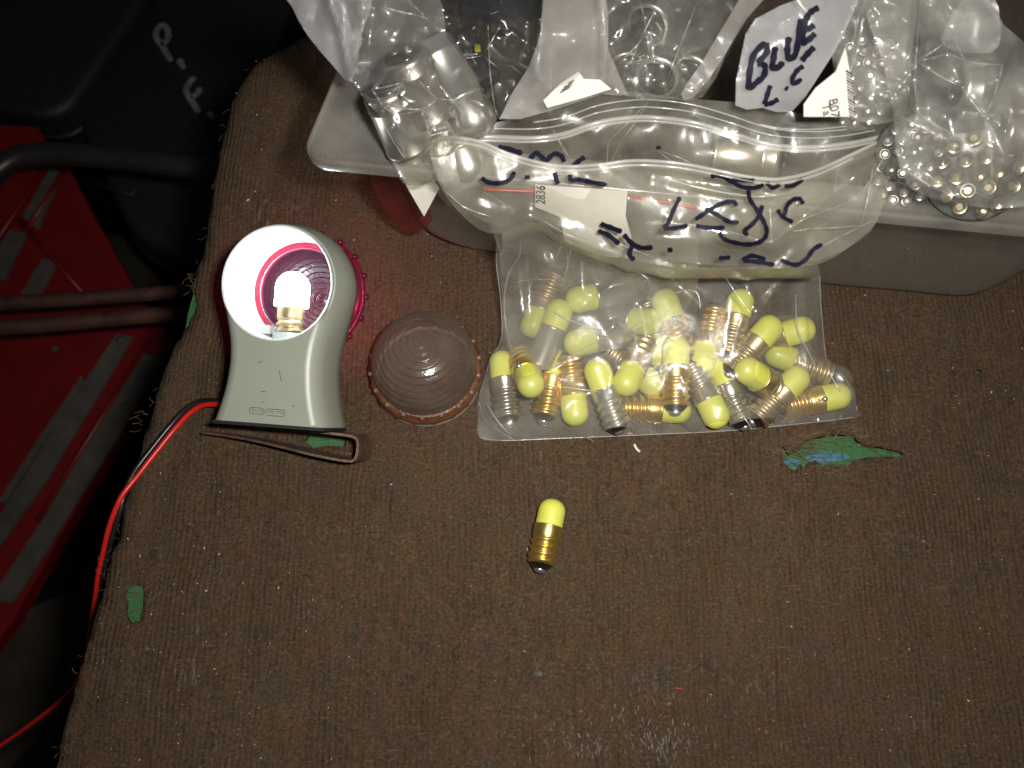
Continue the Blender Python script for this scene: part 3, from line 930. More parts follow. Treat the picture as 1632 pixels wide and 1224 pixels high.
def bulb(kind, label, cap_px, to_px, zc, el, cap="cap", group=None, roll=0.0):
    """cap centre at height zc seen at cap_px, axis toward to_px, base el degrees below the cap"""
    c = P(*cap_px, zc); q = P(*to_px, zc)
    h = (q-c)[:2]; h = h/np.linalg.norm(h)
    ax = np.array([h[0]*math.cos(R(el)), h[1]*math.cos(R(el)), -math.sin(R(el))])   # cap -> base
    k_ = 1.10 if group else 1.0
    tip = c+ax*21.6*k_
    t = thing("yellow_bulb", label, "bulb", tip, frame(-ax, roll), group)
    inst("plain_base" if kind == "smooth" else "screw_base", ME[kind], t)
    inst("yellow_cap", ME[cap], t); inst("insulator", ME["ins"], t); inst("contact_tip", ME["tip"], t)
    if kind == "gold": inst("solder_blob", ME["tagm"], t)
    t.scale = (k_, k_, k_) if group else (1.08, 1.08, 1.0)
    BULBS.append((tip+(-ax)*1.2*k_, tip+(-ax)*23*k_))
    return t
loose = bulb("gold", "single yellow capped bulb lying alone on the brown mat", (878.5, 819), (861, 905), 5.3, 1.0, roll=-1.9)
BULBS.clear()

# the bulb that is lit, screwed into the lamp
ydir = yl
tipw = LO+xl*0.0+yl*(-23.5)+zl*(-15.0)
lb = thing("lit_bulb", "glowing white bulb screwed upright inside the open hand lamp", "bulb", tipw, frame(ydir))
inst("screw_base", ME["dull"], lb); inst("lit_cap", ME["litcap"], lb); inst("insulator", ME["ins"], lb); inst("contact_tip", ME["tip"], lb)

# ------------------------------------------------------------------ clear lens dome
LC = P(680.5, 598, 0)
ld = thing("lens_dome", "clear ridged lens dome with beaded rim coloured by reflected orange light, standing beside the lamp", "lens", LC)
prof = [(19.4, 10.2)]
for i in range(1, 133):
    s_ = i/132
    a = s_*math.pi/2
    rr_ = 19.4*math.cos(a)**1.05
    zz = 10.4+22.5*math.sin(a)**1.15
    k_ = (s_*12) % 1
    wob = (1.2*(1-k_) if k_ > .12 else 1.2*k_/.12) if s_ > .14 else 0       # saw-tooth steps
    wob *= min(1, (1-s_)*4+.2)
    prof.append((max(rr_+wob*.75*math.cos(a), .02), zz+wob*.8*math.sin(a)))
v, f = lathe(prof, 80); part("ridged_dome", v, f, M_lens, ld, local=True)
def scal(z, a):
    return .55*max(0, math.cos(a*18))**3
v, f = lathe([(20.8, 3.3), (21.0, 4.2), (20.9, 8.6), (20.3, 9.8), (19.3, 10.2), (18.9, 9.6), (18.7, 3.3)], 144, False, lambda z, a: scal(z, a) if z < 9 else 0)
part("reflection_tinted_rim", v, f, M_lens_rim, ld, local=True)
v, f = lathe([(20.6, .05), (20.8, .5), (20.7, 1.2), (20.3, 1.5), (20.6, 1.9), (20.5, 3.2), (18.8, 3.1), (18.6, .1)], 96)
part("rim_foot", v, f, M_lens_foot, ld, local=True)
bm_ = [sphere((20.35*math.cos(a), 20.35*math.sin(a), 10.1), .95, 10, 6) for a in [2*math.pi*(i+.45)/18 for i in range(18)]]
v, f = join(*bm_); part("rim_bumps", v, f, M_bead, ld, local=True)

# ------------------------------------------------------------------ twin wire
st = LO+xl*(-18.6)+yl*(-43.0)+zl*(-19.0)
wl = [(352, 637, 8), (326, 642, 6), (300, 655, 4), (276, 680, 2.6), (250, 712, 2.4), (222, 748, 2.4), (200, 782, 2.0), (188, 812, 0.5), (176, 850, -4), (168, 884, -10), (161, 915, -16), (156, 950, -26), (150, 985, -40),
      (146, 1012, -56), (142, 1040, -74), (128, 1085, -92), (100, 1118, -110), (60, 1150, -125), (10, 1186, -140), (-60, 1230, -150)]
base = [P(*p) for p in wl]
base = [base[0]*.2+st*.8]+base[1:]
path = catmull(base, 6)
wire = thing("twin_wire", "twin red and black wire running from the lamp over the bench edge", "wire", P(250, 712, 0))
n_ = len(path)
redp, blkp = [], []
for i, p in enumerate(path):
    t_ = path[min(i+1, n_-1)]-path[max(i-1, 0)]; t_ = t_/np.linalg.norm(t_)
    s = np.cross(t_, [0, 0, 1.0]); s /= np.linalg.norm(s)+1e-9
    u = np.cross(s, t_)
    ph = np.interp(i, [0, 10, 20, 30, 38, 50, n_], [2.2, 3.3, 3.7, 3.3, 1.6, .1, .3])
    dvec = (s*math.cos(ph)+u*math.sin(ph))*1.02
    blkp.append(p-dvec); redp.append(p+dvec)
v, f = tube(redp, 1.0, 10); part("red_core", v, f, M_red_wire, wire)
v, f = tube(blkp, 1.05, 10); part("black_core", v, f, M_black_wire, wire)

# ------------------------------------------------------------------ yellow bulbs in the zip bag
G = "yellow capped bulbs in the zip bag"
a3 = Z(750, 420, 4.22); a4 = Z(1050, 420, 4.22)
def z3(x, y): return a3((x, y))[0]
def z4_(x, y): return a4((x, y))[0]
B = [
 ("silver", "silver threaded bulb standing at the zip bag's lower left corner, cap upward", z3(215, 690), z3(248, 990), 6.5, 5, "cap"),
 ("gold", "gold threaded bulb with round cap facing up, right of the corner silver bulb", z3(400, 800), z3(350, 600), 19, 38, "cap"),
 ("gold", "gold threaded bulb at lower left with its tip pointing down to the hem", z3(570, 680), z3(500, 1010), 7.5, 6, "cap"),
 ("gold", "gold bulb with its cap lowest on the left half of the hem", z3(700, 985), z3(668, 700), 8.0, -8, "cap"),
 ("silver", "silver threaded bulb with round cap between the two gold bulbs, tip toward hem", z3(862, 742), z3(950, 935), 15, 22, "cap"),
 ("dull", "brass bulb leaning up to the right with cap forward, left of bag centre", z3(1055, 785), z3(1150, 570), 16, 16, "cap"),
 ("dull", "pale green capped bulb lying half hidden near the middle of the bag", z3(1215, 805), z3(1010, 640), 6.5, 3, "cap2"),
 ("gold", "bright gold bulb lying sideways along the hem at bag centre", z4_(110, 985), z3(1020, 965), 5.6, 1, "cap"),
 ("dull", "yellow capped bulb tucked behind the upright one at bag centre", z3(1270, 600), z3(1230, 420), 9, 5, "cap2"),
 ("gold", "bulb standing cap up and tip down at the middle of the bag", z4_(115, 595), z4_(122, 900), 17, 12, "cap"),
 ("smooth", "plain silver bulb pointing down left under the inner bag", z3(590, 345), z3(468, 630), 17, 18, "cap"),
 ("smooth", "topmost plain silver bulb lying toward the right in the inner bag", z3(745, 240), z3(1010, 175), 18, 8, "cap"),
 ("smooth", "plain silver bulb with large cap lying right in the inner bag's lower half", z3(735, 530), z3(1040, 440), 17, 10, "cap"),
 ("dull", "cap partly hidden behind the down-left silver bulb at far left", z3(430, 400), z3(520, 210), 12, -12, "cap2"),
 ("smooth", "round cap facing out beside the centre crease of the bag", z3(1180, 390), z3(1010, 330), 19, 35, "cap"),
 ("gold", "uppermost round cap at bag centre with gold base behind it", z4_(50, 275), z4_(185, 530), 20, 24, "cap"),
 ("dull", "tall bulb topmost in the right half, tip pointing down", z4_(545, 275), z4_(465, 610), 17, 8, "cap"),
 ("gold", "bulb upside down with gold threads above its cap, right of centre", z4_(300, 640), z4_(352, 410), 12, -6, "cap"),
 ("dull", "cap tilted up right with brown base behind, upper right of the bag", z4_(730, 450), z4_(600, 590), 17, 12, "cap"),
 ("dull", "yellow cap lying sideways at the upper right edge of the bag", z4_(945, 450), z4_(800, 465), 14, 24, "cap"),
 ("dull", "pale cap lying under the others with brass base at right edge", z4_(815, 620), z4_(1010, 690), 7, 3, "cap2"),
 ("dull", "big round cap facing out in the middle of the right half", z4_(615, 730), z4_(760, 760), 21, 42, "cap"),
 ("silver", "yellow cap with silver threads pointing down to the bright fold", z4_(425, 725), z4_(548, 985), 9, 8, "cap"),
 ("silver", "bulb with cap down on the hem and silver threads up left", z4_(375, 1005), z4_(270, 800), 9, -4, "cap"),
 ("dull", "shiny cap pointing up right with copper threads at lower right", z4_(910, 790), z4_(700, 990), 11, 8, "cap"),
 ("gold", "rightmost bulb with gold threads lying sideways in the bag corner", z4_(1185, 895), z4_(900, 945), 6.2, 3, "cap"),
]
for i, (k, lab, cp, tp, zc, el, cap) in enumerate(B):
    bulb(k, lab, cp, tp, zc, el, cap, G, roll=i*1.3)

# ------------------------------------------------------------------ zip bag: pouch over the bulbs
zb = thing("zip_bag", "open clear zip bag with black marker writing holding yellow bulbs", "bag", P(1060, 640, 0))
PO = [(764, 697, .6), (762, 660, .8), (764, 630, 1.5), (778, 585, 4), (796, 548, 8), (800, 520, 12), (797, 470, 19), (791, 420, 26), (792, 385, 33), (812, 366, 38), (850, 352, 42), (900, 372, 42), (1000, 405, 40),
      (1110, 425, 40), (1150, 425, 40), (1230, 424, 40), (1298, 420, 38), (1306, 440, 31), (1308, 480, 24), (1311, 520, 17), (1315, 560, 11), (1321, 585, 7), (1345, 600, 4.5), (1360, 630, 2), (1367, 655, .8), (1362, 666, .6),
      (1250, 679, .6), (1150, 688, .6), (1070, 692, .6), (980, 696, .6), (880, 700, .6), (800, 703, .6)]
PO = [tuple(p) for p in catmull(PO, 3, True)]
pw = np.array([P(*p) for p in PO]); poly = pw[:, :2]
lo, hi = poly.min(0)-3, poly.max(0)+3
GS = 1.0
xs = np.arange(lo[0], hi[0], GS); ys = np.arange(lo[1], hi[1], GS)
gx, gy = np.meshgrid(xs, ys); gp = np.stack([gx.ravel(), gy.ravel()], 1)
ins_ = inside(gp, poly).reshape(gx.shape)
d2 = ((gp[:, None, 0]-pw[None, :, 0])**2+(gp[:, None, 1]-pw[None, :, 1])**2)
near_z = pw[d2.argmin(1), 2].reshape(gx.shape)
obs = np.full(gx.shape, .4)
for a, b in BULBS:
    ab = (b-a)[:2]; L_ = (ab**2).sum()+1e-9
    t_ = np.clip(((gp-a[:2])@ab)/L_, 0, 1)
    dd = np.hypot(*(gp-(a[:2]+t_[:, None]*ab)).T)
    zz = a[2]+t_*(b[2]-a[2])
    hgt = np.where(dd < 5.7, zz+np.sqrt(np.clip(5.85**2-dd**2, 0, None)), .4).reshape(gx.shape)
    obs = np.maximum(obs, hgt)
zf = np.where(ins_, np.maximum(obs, near_z*.8), near_z)
for it in range(420):
    av = .25*(np.roll(zf, 1, 0)+np.roll(zf, -1, 0)+np.roll(zf, 1, 1)+np.roll(zf, -1, 1))
    zf = np.where(ins_, np.maximum(obs, av), near_z)
def samp(grid, q):
    fx = np.clip((q[:, 0]-lo[0])/GS, 0, gx.shape[1]-1.001); fy = np.clip((q[:, 1]-lo[1])/GS, 0, gx.shape[0]-1.001)
    ix, iy = fx.astype(int), fy.astype(int); tx, ty = fx-ix, fy-iy
    return grid[iy, ix]*(1-tx)*(1-ty)+grid[iy, ix+1]*tx*(1-ty)+grid[iy+1, ix]*(1-tx)*ty+grid[iy+1, ix+1]*tx*ty
pv, pf = fill([tuple(p) for p in poly], 1.25, seed=5)
ed = edge_dist(pv, poly)
cr1 = Crumple(lo, hi, 19, 1.0, 37)(pv); cr2 = Crumple(lo, hi, 6, 1.0, 32)(pv)
fz = np.zeros(len(pv))
for (x0, y0, x1, y1, zz, w, a_) in ((822, 400, 828, 490, 26, 4.5, 4.0), (845, 360, 868, 420, 34, 4, 3.0), (878, 586, 978, 530, 24, 3.0, 2.6), (886, 616, 960, 624, 20, 2.2, 1.8), (1262, 462, 1300, 590, 22, 3.5, 2.8), (1145, 622, 1202, 688, 8, 4.0, 3.0),
                                (1202, 688, 1232, 650, 8, 3.5, 2.4), (1150, 440, 1195, 512, 26, 3.2, 2.6), (1065, 470, 1112, 500, 26, 3.5, 2.4), (940, 480, 1000, 470, 26, 3.0, 2.0), (1195, 520, 1262, 440, 26, 2.6, 2.2), (772, 640, 790, 690, 2, 3.5, 2.0),
                                (1330, 600, 1362, 660, 4, 3.0, 1.8), (800, 470, 812, 560, 18, 3.0, 2.4), (1020, 500, 1030, 540, 26, 3, 2), (1085, 600, 1105, 640, 20, 3, 1.8)):
    A_, B_ = P(x0, y0, zz)[:2], P(x1, y1, zz)[:2]; ab = B_-A_
    t_ = np.clip(((pv-A_)@ab)/(ab@ab), 0, 1)
    d_ = np.hypot(*(pv-(A_+t_[:, None]*ab)).T)
    fz += a_*np.clip(1-d_/w, 0, 1)
zt = samp(zf, pv)+np.clip(ed/5, 0, 1)*(cr1*3.6+cr2*.4+fz)+.5
# keep a flat hem along the front edge
zt = np.maximum(zt, samp(obs, pv)+.25)
part("pouch_film", np.column_stack([pv, zt]), pf, M_film, zb)
kp = pv[:, 1] < P(1000, 500, 0)[1]
bz = np.full(len(pv), .45)+np.clip(Crumple(lo, hi, 18, .3, 33)(pv), -.25, .4)
fb = [t for t in pf if kp[list(t)].all()]
part("pouch_back_film", np.column_stack([pv, bz]), fb, M_film, zb)
# sealed hem and folded edges catch the light
hem = [P(x, y, 1.0) for x, y in ((764, 697), (800, 702), (880, 699), (980, 695), (1070, 691), (1150, 687), (1250, 678), (1362, 665))]
v, f = tube(catmull(hem, 5), .2, 5); part("bottom_seam", v, f, M_zip, zb)
for ln in ([(764, 630, 2), (778, 585, 4.6), (796, 548, 8.6), (800, 520, 12.6), (797, 470, 19.6), (791, 420, 27), (793, 385, 34)],
           [(1306, 440, 31.6), (1308, 480, 24.6), (1311, 520, 17.6), (1315, 560, 11.6), (1321, 585, 7.6), (1345, 600, 5), (1360, 630, 2.5), (1366, 655, 1)],
           [(764, 640, 2), (772, 668, 2.2), (800, 690, 2), (818, 700, 1.4)]):
    v, f = tube(catmull([P(*p) for p in ln], 5), .13, 5); part("side_seam", v, f, M_zip, zb)

# upper half of the bag, thrown open over the tub rim
FRONT_LIP = [(684, 228), (720, 219), (765, 226), (805, 243), (850, 257), (900, 265), (950, 263), (1010, 256), (1080, 260), (1150, 273), (1200, 283), (1245, 285), (1300, 272), (1360, 245), (1425, 214)]
front_o = FRONT_LIP+[(1421, 260), (1405, 330), (1388, 368), (1350, 396), (1308, 420), (1230, 428), (1150, 428), (1080, 426), (1000, 412), (900, 378), (852, 352), (800, 371), (764, 366), (722, 328), (700, 292), (688, 258)]
fctrl = [(684, 228, 95), (765, 226, 98), (850, 257, 98), (950, 263, 99), (1080, 260, 100), (1200, 283, 99), (1300, 272, 98), (1425, 214, 97), (1000, 340, 94), (1200, 350, 95), (850, 320, 90), (1100, 390, 90),
         (1405, 330, 93), (1388, 368, 88), (1308, 420, 84), (1150, 428, 84), (1000, 412, 80), (900, 378, 77), (800, 371, 75), (764, 366, 76), (700, 292, 92)]
def creases(q):
    z = np.zeros(len(q))
    for (x0, y0, x1, y1, w, a) in ((1033, 380, 1230, 386, 26, 2.6), (1230, 386, 1415, 240, 24, 4.0), (1040, 275, 1240, 312, 20, 2.4), (1240, 312, 1330, 290, 20, 1.5), (845, 345, 1110, 462, 24, 3.0), (760, 330, 850, 352, 16, 2.0), (1100, 355, 1230, 386, 18, 1.6)):
        a_, b_ = np.array([x0, y0]), np.array([x1, y1]); ab = b_-a_
        t_ = np.clip(((q-a_)@ab)/(ab@ab), 0, 1)
        d = np.hypot(*(q-(a_+t_[:, None]*ab)).T)
        z += a*np.clip(1-d/w, 0, 1)
    return z
FR = Sheet(front_o, fctrl, ((70, 1.8), (30, .55)), 11, 5, 2, fold=creases)
v, f = FR.mesh(); part("front_panel", v, f, M_film_flap, zb)
crease_glints(FR, zb, .22, 3, M_fold_glint, .24, ([(1038, 358), (1075, 356), (1140, 364), (1229, 387)], [(1229, 387), (1280, 350), (1345, 325), (1385, 290), (1414, 240)], [(1040, 277), (1110, 298), (1200, 313), (1262, 307)], [(856, 346), (910, 376), (1000, 408)],
            [(1229, 387), (1229, 360), (1227, 332)], [(1300, 398), (1350, 372), (1390, 352)], [(705, 300), (740, 330), (782, 345)], [(1392, 262), (1384, 310), (1372, 360)]))
BACK_ZIP = [(684, 226), (720, 219), (780, 218), (850, 220), (900, 213), (950, 196), (1000, 188), (1040, 187), (1100, 194), (1160, 210), (1210, 226), (1250, 233), (1300, 234), (1350, 229), (1395, 220), (1428, 208)]
back_o = [(682, 222), (730, 208), (800, 193), (870, 174), (920, 158), (975, 148), (1010, 146), (1060, 153), (1110, 158), (1160, 162), (1220, 168), (1270, 180), (1330, 184), (1400, 188), (1436, 196), (1428, 240), (1408, 330), (1380, 372), (1305, 416), (1150, 424), (1000, 405), (900, 372), (850, 348), (800, 362), (740, 335), (700, 285)]
bctrl = [(682, 222, 93), (780, 218, 93), (870, 174, 96), (950, 196, 92), (975, 148, 101), (1040, 187, 92), (1110, 158, 99), (1160, 210, 92), (1270, 180, 98), (1300, 234, 93), (1436, 196, 96), (1408, 330, 86), (1305, 416, 72), (1150, 424, 72), (1000, 405, 69),
         (850, 348, 68), (740, 335, 80), (1000, 312, 90), (1200, 326, 91), (850, 292, 90), (1000, 260, 87), (1200, 270, 88)]
BK = Sheet(back_o, bctrl, ((80, 1.6), (34, .5)), 12, 6, 2)
v, f = BK.mesh(); part("back_panel", v, f, M_film_back, zb)
crease_glints(BK, zb, .25, 4, M_fold_glint, .20)
for ln, sh, r_, nm in ((BACK_ZIP, BK, .75, "zip_ridge"), ([(x, y+6) for x, y in BACK_ZIP[1:-1]], BK, .35, "zip_ridge"), (FRONT_LIP, FR, .55, "zip_ridge"), ([(x, y+7) for x, y in FRONT_LIP[1:-1]], FR, .45, "zip_ridge"),
                       ([(x, y-12-4*math.sin((x-690)/740*3.14)) for x, y in BACK_ZIP[2:-1]], BK, .22, "hem_ridge"), ([(x, y-20-8*math.sin((x-690)/740*3.14)) for x, y in BACK_ZIP[3:-2]], BK, .22, "hem_ridge"), ([(x, y-28) for x, y in BACK_ZIP[10:-2]], BK, .2, "hem_ridge")):
    q = np.array(catmull(ln, 5))
    v, f = tube(list(sh.on(q, .3)), r_, 6); part(nm, v, f, M_zip, zb)
# a broad plain zip band on both lips
for ln, sh, w_ in ((FRONT_LIP, FR, 14), (BACK_ZIP, BK, 9)):
    q = np.array(catmull(ln, 4)); q2 = q+[0, w_]
    a = sh.on(q, .35); b = sh.on(q2, .35); n_ = len(a)
    part("zip_band", np.vstack([a, b]), [(i, i+1, n_+i+1, n_+i) for i in range(n_-1)], M_film_flap, zb)
def write(strokes, sh, w, parent, lift=.6, name="pen_stroke", m=None):
    wp = w*4.7/2
    for s_ in strokes:
        q = np.array(catmull(s_, 6)) if len(s_) > 2 else np.array([np.array(s_[0])+(np.array(s_[1])-np.array(s_[0]))*k/6 for k in range(7)])
        n_ = len(q); tg = np.gradient(q, axis=0); tg /= np.linalg.norm(tg, axis=1)[:, None]+1e-9
        pr = np.stack([-tg[:, 1], tg[:, 0]], 1)
        ww = wp*np.array([(.55 if i in (0, n_-1) else 1)*(1+.12*math.sin(i*1.3+n_)) for i in range(n_)])
        rows = [sh.on(q+pr*(ww*k)[:, None], lift) for k in (-1, 0, 1)]
        v = np.vstack(rows); f = []
        for r_ in (0, 1):
            for i in range(n_-1):
                f.append((r_*n_+i, r_*n_+i+1, (r_+1)*n_+i+1, (r_+1)*n_+i))
        part(name, v, f, m or M_ink, parent)
t7 = Z(660, 120, 3.548); t8 = Z(1000, 120, 3.548)
write([t7((380, 580), (420, 605), (480, 610), (540, 590), (568, 545)), t7((625, 577), (655, 577)), t7((795, 548), (803, 585), (815, 615)), t7((880, 560), (885, 600)), t7((885, 597), (930, 590), (1000, 604), (1090, 620))], FR, 1.55, zb)
write([t7((475, 405), (540, 418), (612, 442)), t7((655, 475), (690, 440), (730, 470), (745, 485), (790, 445), (830, 455), (850, 490)), t7((965, 462), (925, 490), (900, 512)), t7((1380, 400), (1385, 418))], BK, 1.7, zb)
write([t7((1040, 880), (1100, 905), (1160, 955)), t7((1185, 900), (1225, 945), (1280, 975), (1350, 973)), t7((1238, 955), (1218, 1010), (1245, 1046)), t7((1432, 988), (1462, 988)), t7((1055, 840), (1110, 860), (1175, 885))], FR, 1.7, zb)
write([t8((298, 688), (262, 760), (232, 832), (204, 866)), t8((204, 866), (270, 864), (342, 850)), t8((614, 740), (605, 718), (560, 716), (500, 740), (435, 782), (385, 815)), t8((440, 755), (510, 790), (575, 828), (630, 832)), t8((388, 850), (450, 862), (550, 862)),
       t8((685, 640), (692, 700), (735, 765), (775, 835), (788, 890), (760, 936), (690, 956), (600, 945), (540, 920), (522, 885)), t8((762, 735), (745, 795), (700, 848), (662, 880), (682, 905)),
       t8((848, 760), (880, 800), (936, 832)), t8((994, 728), (975, 700), (940, 702), (905, 735), (888, 790)),
       t8((470, 572), (522, 568), (590, 602), (650, 632), (720, 636), (772, 618)), t8((785, 605), (822, 636), (862, 615)), t8((888, 628), (940, 622), (992, 588)), t8((590, 590), (660, 594), (720, 596)),
       t8((515, 1035), (582, 1030)), t8((650, 1045), (705, 1020), (782, 1042)), t8((655, 1048), (740, 1056), (832, 1072)), t8((868, 1044), (950, 1072), (1010, 1040), (1052, 985), (1102, 955))], FR, 1.5, zb)

nk = [(800, 371), (852, 354), (900, 378), (1000, 411), (1080, 425), (1150, 427), (1230, 427), (1304, 420)]
q = np.array(catmull(nk, 4)); A_ = FR.on(q, -.6); n_ = len(q)
B_ = np.array([pv[i].tolist()+[zt[i]] for i in [((pv-P(x, y, np.interp(y, [350, 430], [42, 40]))[:2])**2).sum(1).argmin() for x, y in q]])
rows = [A_*(1-k)+B_*k+np.array([0, -4.0*math.sin(k*math.pi), 0]) for k in (0, .25, .5, .75, 1)]
part("neck_film", np.vstack(rows), [(r_*n_+i, r_*n_+i+1, (r_+1)*n_+i+1, (r_+1)*n_+i) for r_ in range(4) for i in range(n_-1)], M_film, zb)
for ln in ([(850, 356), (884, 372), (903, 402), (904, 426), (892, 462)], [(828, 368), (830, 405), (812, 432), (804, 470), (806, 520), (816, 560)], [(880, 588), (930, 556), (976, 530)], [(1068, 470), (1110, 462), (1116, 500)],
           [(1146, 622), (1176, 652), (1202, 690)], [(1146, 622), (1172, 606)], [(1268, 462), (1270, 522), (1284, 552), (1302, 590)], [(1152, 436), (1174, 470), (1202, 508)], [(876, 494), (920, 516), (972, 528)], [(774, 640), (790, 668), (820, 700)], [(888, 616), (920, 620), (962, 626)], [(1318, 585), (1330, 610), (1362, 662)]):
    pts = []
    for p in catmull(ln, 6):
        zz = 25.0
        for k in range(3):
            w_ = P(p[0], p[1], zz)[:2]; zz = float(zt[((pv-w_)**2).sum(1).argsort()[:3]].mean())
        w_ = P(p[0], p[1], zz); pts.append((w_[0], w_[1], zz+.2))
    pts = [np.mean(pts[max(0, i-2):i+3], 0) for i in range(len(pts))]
    v, f = tube(pts, [.05+.19*math.sin(math.pi*(i+.5)/len(pts)) for i in range(len(pts))], 5); part("fold_glint", v, f, M_fold_glint, zb)  # tapering pale tube stands for the highlight on this fold

# smaller bag inside, with red zip line and a paper slip
ib = thing("inner_bag", "small clear bag with red zip line and paper slip inside the zip bag", "bag", P(950, 500, 0))
IO = [(770, 296), (860, 300), (1000, 308), (1110, 330), (1112, 400), (1111, 462), (1080, 510), (1040, 545), (960, 560), (900, 580), (860, 590), (818, 575), (802, 520), (800, 470), (795, 400), (778, 350)]
IC = [(770, 296, 91), (860, 300, 92), (1000, 308, 92), (1110, 330, 90), (1112, 400, 74), (1111, 462, 38), (1040, 545, 27), (900, 580, 27), (818, 575, 14), (800, 470, 24), (795, 400, 50), (950, 400, 68), (950, 440, 46), (950, 510, 31), (780, 350, 76), (960, 350, 84)]
IS = Sheet(IO, IC, ((52, 1.5), (22, .5)), 21, 5, 2, dz=-1.5)
v, f = IS.mesh(); part("bag_film", v, f, M_film, ib)
crease_glints(IS, ib, .3, 5, M_fold_glint, .18)
# (red printed zip line)
q = np.array(catmull([(772, 302), (850, 305), (930, 306)], 6)); v, f = tube(list(IS.on(q, .4)), .5, 6); part("red_zip", v, f, M_zipred, ib)
q = np.array(catmull([(1000, 312), (1060, 322), (1110, 332)], 6)); v, f = tube(list(IS.on(q, .4)), .5, 6); part("red_zip", v, f, M_zipred, ib)
SL = Sheet([(853, 294), (880, 296), (1000, 304), (997, 344), (1008, 384), (1000, 412), (950, 408), (900, 386), (893, 346), (853, 330)], IC, (), 22, 6, 0, dz=.9)
sl = thing("paper_slip", "white paper slip printed 2836 inside the zip bag", "label", P(920, 315, 66))
v, f = SL.mesh(); part("paper", v, f, M_paper, sl)

def text3(body, at, xdir, ydir, size, m, parent, name="printed_text"):
    cu = bpy.data.curves.new(name, 'FONT'); cu.body = body; cu.size = size*S; cu.extrude = 0.00005
    cu.materials.append(m)
    o = bpy.data.objects.new(name, cu)
    x = np.asarray(xdir, float); x /= np.linalg.norm(x)
    y = np.asarray(ydir, float); y -= x*np.dot(x, y); y /= np.linalg.norm(y); z = np.cross(x, y)
    M = Matrix(((x[0], y[0], z[0], at[0]), (x[1], y[1], z[1], at[1]), (x[2], y[2], z[2], at[2]), (0, 0, 0, 1)))
    if parent is not None and parent.name in MW: M = MW[parent.name].inverted() @ M
    M.translation *= S
    me = bpy.data.meshes.new_from_object(o)
    bpy.data.objects.remove(o)
    o = bpy.data.objects.new(name, me)
    link(o, parent); o.matrix_local = M
    return o
p0 = SL.on([(869, 326), (869, 296), (881, 326)], .9)
text3("2836", p0[0], p0[1]-p0[0], p0[0]-p0[2], 4.2, M_print, sl)

# ------------------------------------------------------------------ clear tub
RZ = 88.0
UPZ = 16.0
A0, A1 = P(474, 256, RZ), P(1632, 366, RZ)
ex = (A1-A0)[:2]; ex /= np.linalg.norm(ex); ey = np.array([-ex[1], ex[0]])
B0 = P(545, 88, RZ); ld_ = (B0-A0)[:2]; skew = np.dot(ld_, ex)/np.dot(ld_, ey)
TW, TD = 280.0, 195.0
def tub_ring(ins, z, rad, wav=0.0):
    pts = []
    for cx, cy_, a0 in ((TW-ins-rad, TD-ins-rad, 0), (ins+rad, TD-ins-rad, 90), (ins+rad, ins+rad, 180), (TW-ins-rad, ins+rad, 270)):
        for j in range(9):
            a = R(a0+j*11.25); pts.append((cx+rad*math.cos(a), cy_+rad*math.sin(a)))
    out = []
    full = []
    for i in range(len(pts)):
        a, b = np.array(pts[i]), np.array(pts[(i+1) % len(pts)])
        m_ = 14 if i % 9 == 8 else 1
        for k_ in range(m_): full.append(a+(b-a)*k_/m_)
    for i, q in enumerate(full):
        w = wav*math.sin(i*.9)*math.cos(i*.37)
        x = q[0]+skew*q[1]*(1-q[0]/TW)
        p = A0[:2]+ex*x+ey*(q[1]+w)
        out.append((p[0], p[1], z))
    return out
tub = thing("clear_tub", "clear plastic food tub full of bags at the back of the bench", "tub", (*(A0[:2]+ex*TW/2+ey*TD/2), 0))
v, f = loft([tub_ring(.2, RZ-4.5, 9), tub_ring(0, RZ-1.0, 9), tub_ring(.6, RZ, 9), tub_ring(1.8, RZ+.2, 9), tub_ring(2.6, RZ-.8, 9), tub_ring(3.6, RZ-.6, 9), tub_ring(9.5, RZ-.5, 14), tub_ring(11.5, RZ-2, 17), tub_ring(13, RZ-8, 20)], False, False)
part("rim", v, f, M_rim, tub)
v, f = loft([tub_ring(13, RZ-8, 20), tub_ring(13.6, 60, 23, .2), tub_ring(14.4, 38, 26, .4), tub_ring(15.4, 20, 28, .6), tub_ring(16.6, 9.5, 29, .7), tub_ring(18.6, 4.0, 29, .8), tub_ring(22, 1.4, 29, .8), tub_ring(28, .6, 30), tub_ring(60, .9, 20)], False, True)
part("tub_wall", v, f, M_tub, tub)

# ------------------------------------------------------------------ lamps and bags in the tub
def disc(r, z, n=28): return lathe([(r, z), (.02, z)], n)
bv, bf = lathe([(.02, 0), (2.2, .3), (3.0, 1.0), (6.3, 1.1), (7.2, 1.6), (7.5, 2.6), (7.5, 6.0), (7.75, 6.4), (7.5, 6.8), (7.5, 21), (7.8, 21.4), (7.5, 21.9), (7.3, 22.2)], 32)
gv, gf = lathe([(7.1, 22.0), (7.3, 24), (7.3, 28), (6.6, 31.5), (4, 33.6), (.02, 34.2)], 28)
ME["bay"] = mesh("bayonet_base", bv, bf, M_nickel); ME["bays"] = mesh("bayonet_base", bv, bf, M_steel)
ME["glass"] = mesh("glass_envelope", gv, gf, M_led); ME["glass2"] = mesh("glass_envelope", gv, gf, M_steel)
pinv, pinf = tube([(0, -9.2, 9), (0, 9.2, 9)], .9, 8)
edv, edf = lathe([(.02, -.05), (5.6, .25), (5.9, .9), (5.9, 1.3)], 28)
ME["end"] = mesh("insulator", edv, edf, M_insul)
ME["pin"] = mesh("locking_pin", pinv, pinf, M_steel)
conv, conf = join(sphere((2.6, 0, .4), 1.3, 10, 6, .8), sphere((-2.6, 0, .4), 1.3, 10, 6, .8))
ME["con"] = mesh("contacts", conv, conf, M_solder)
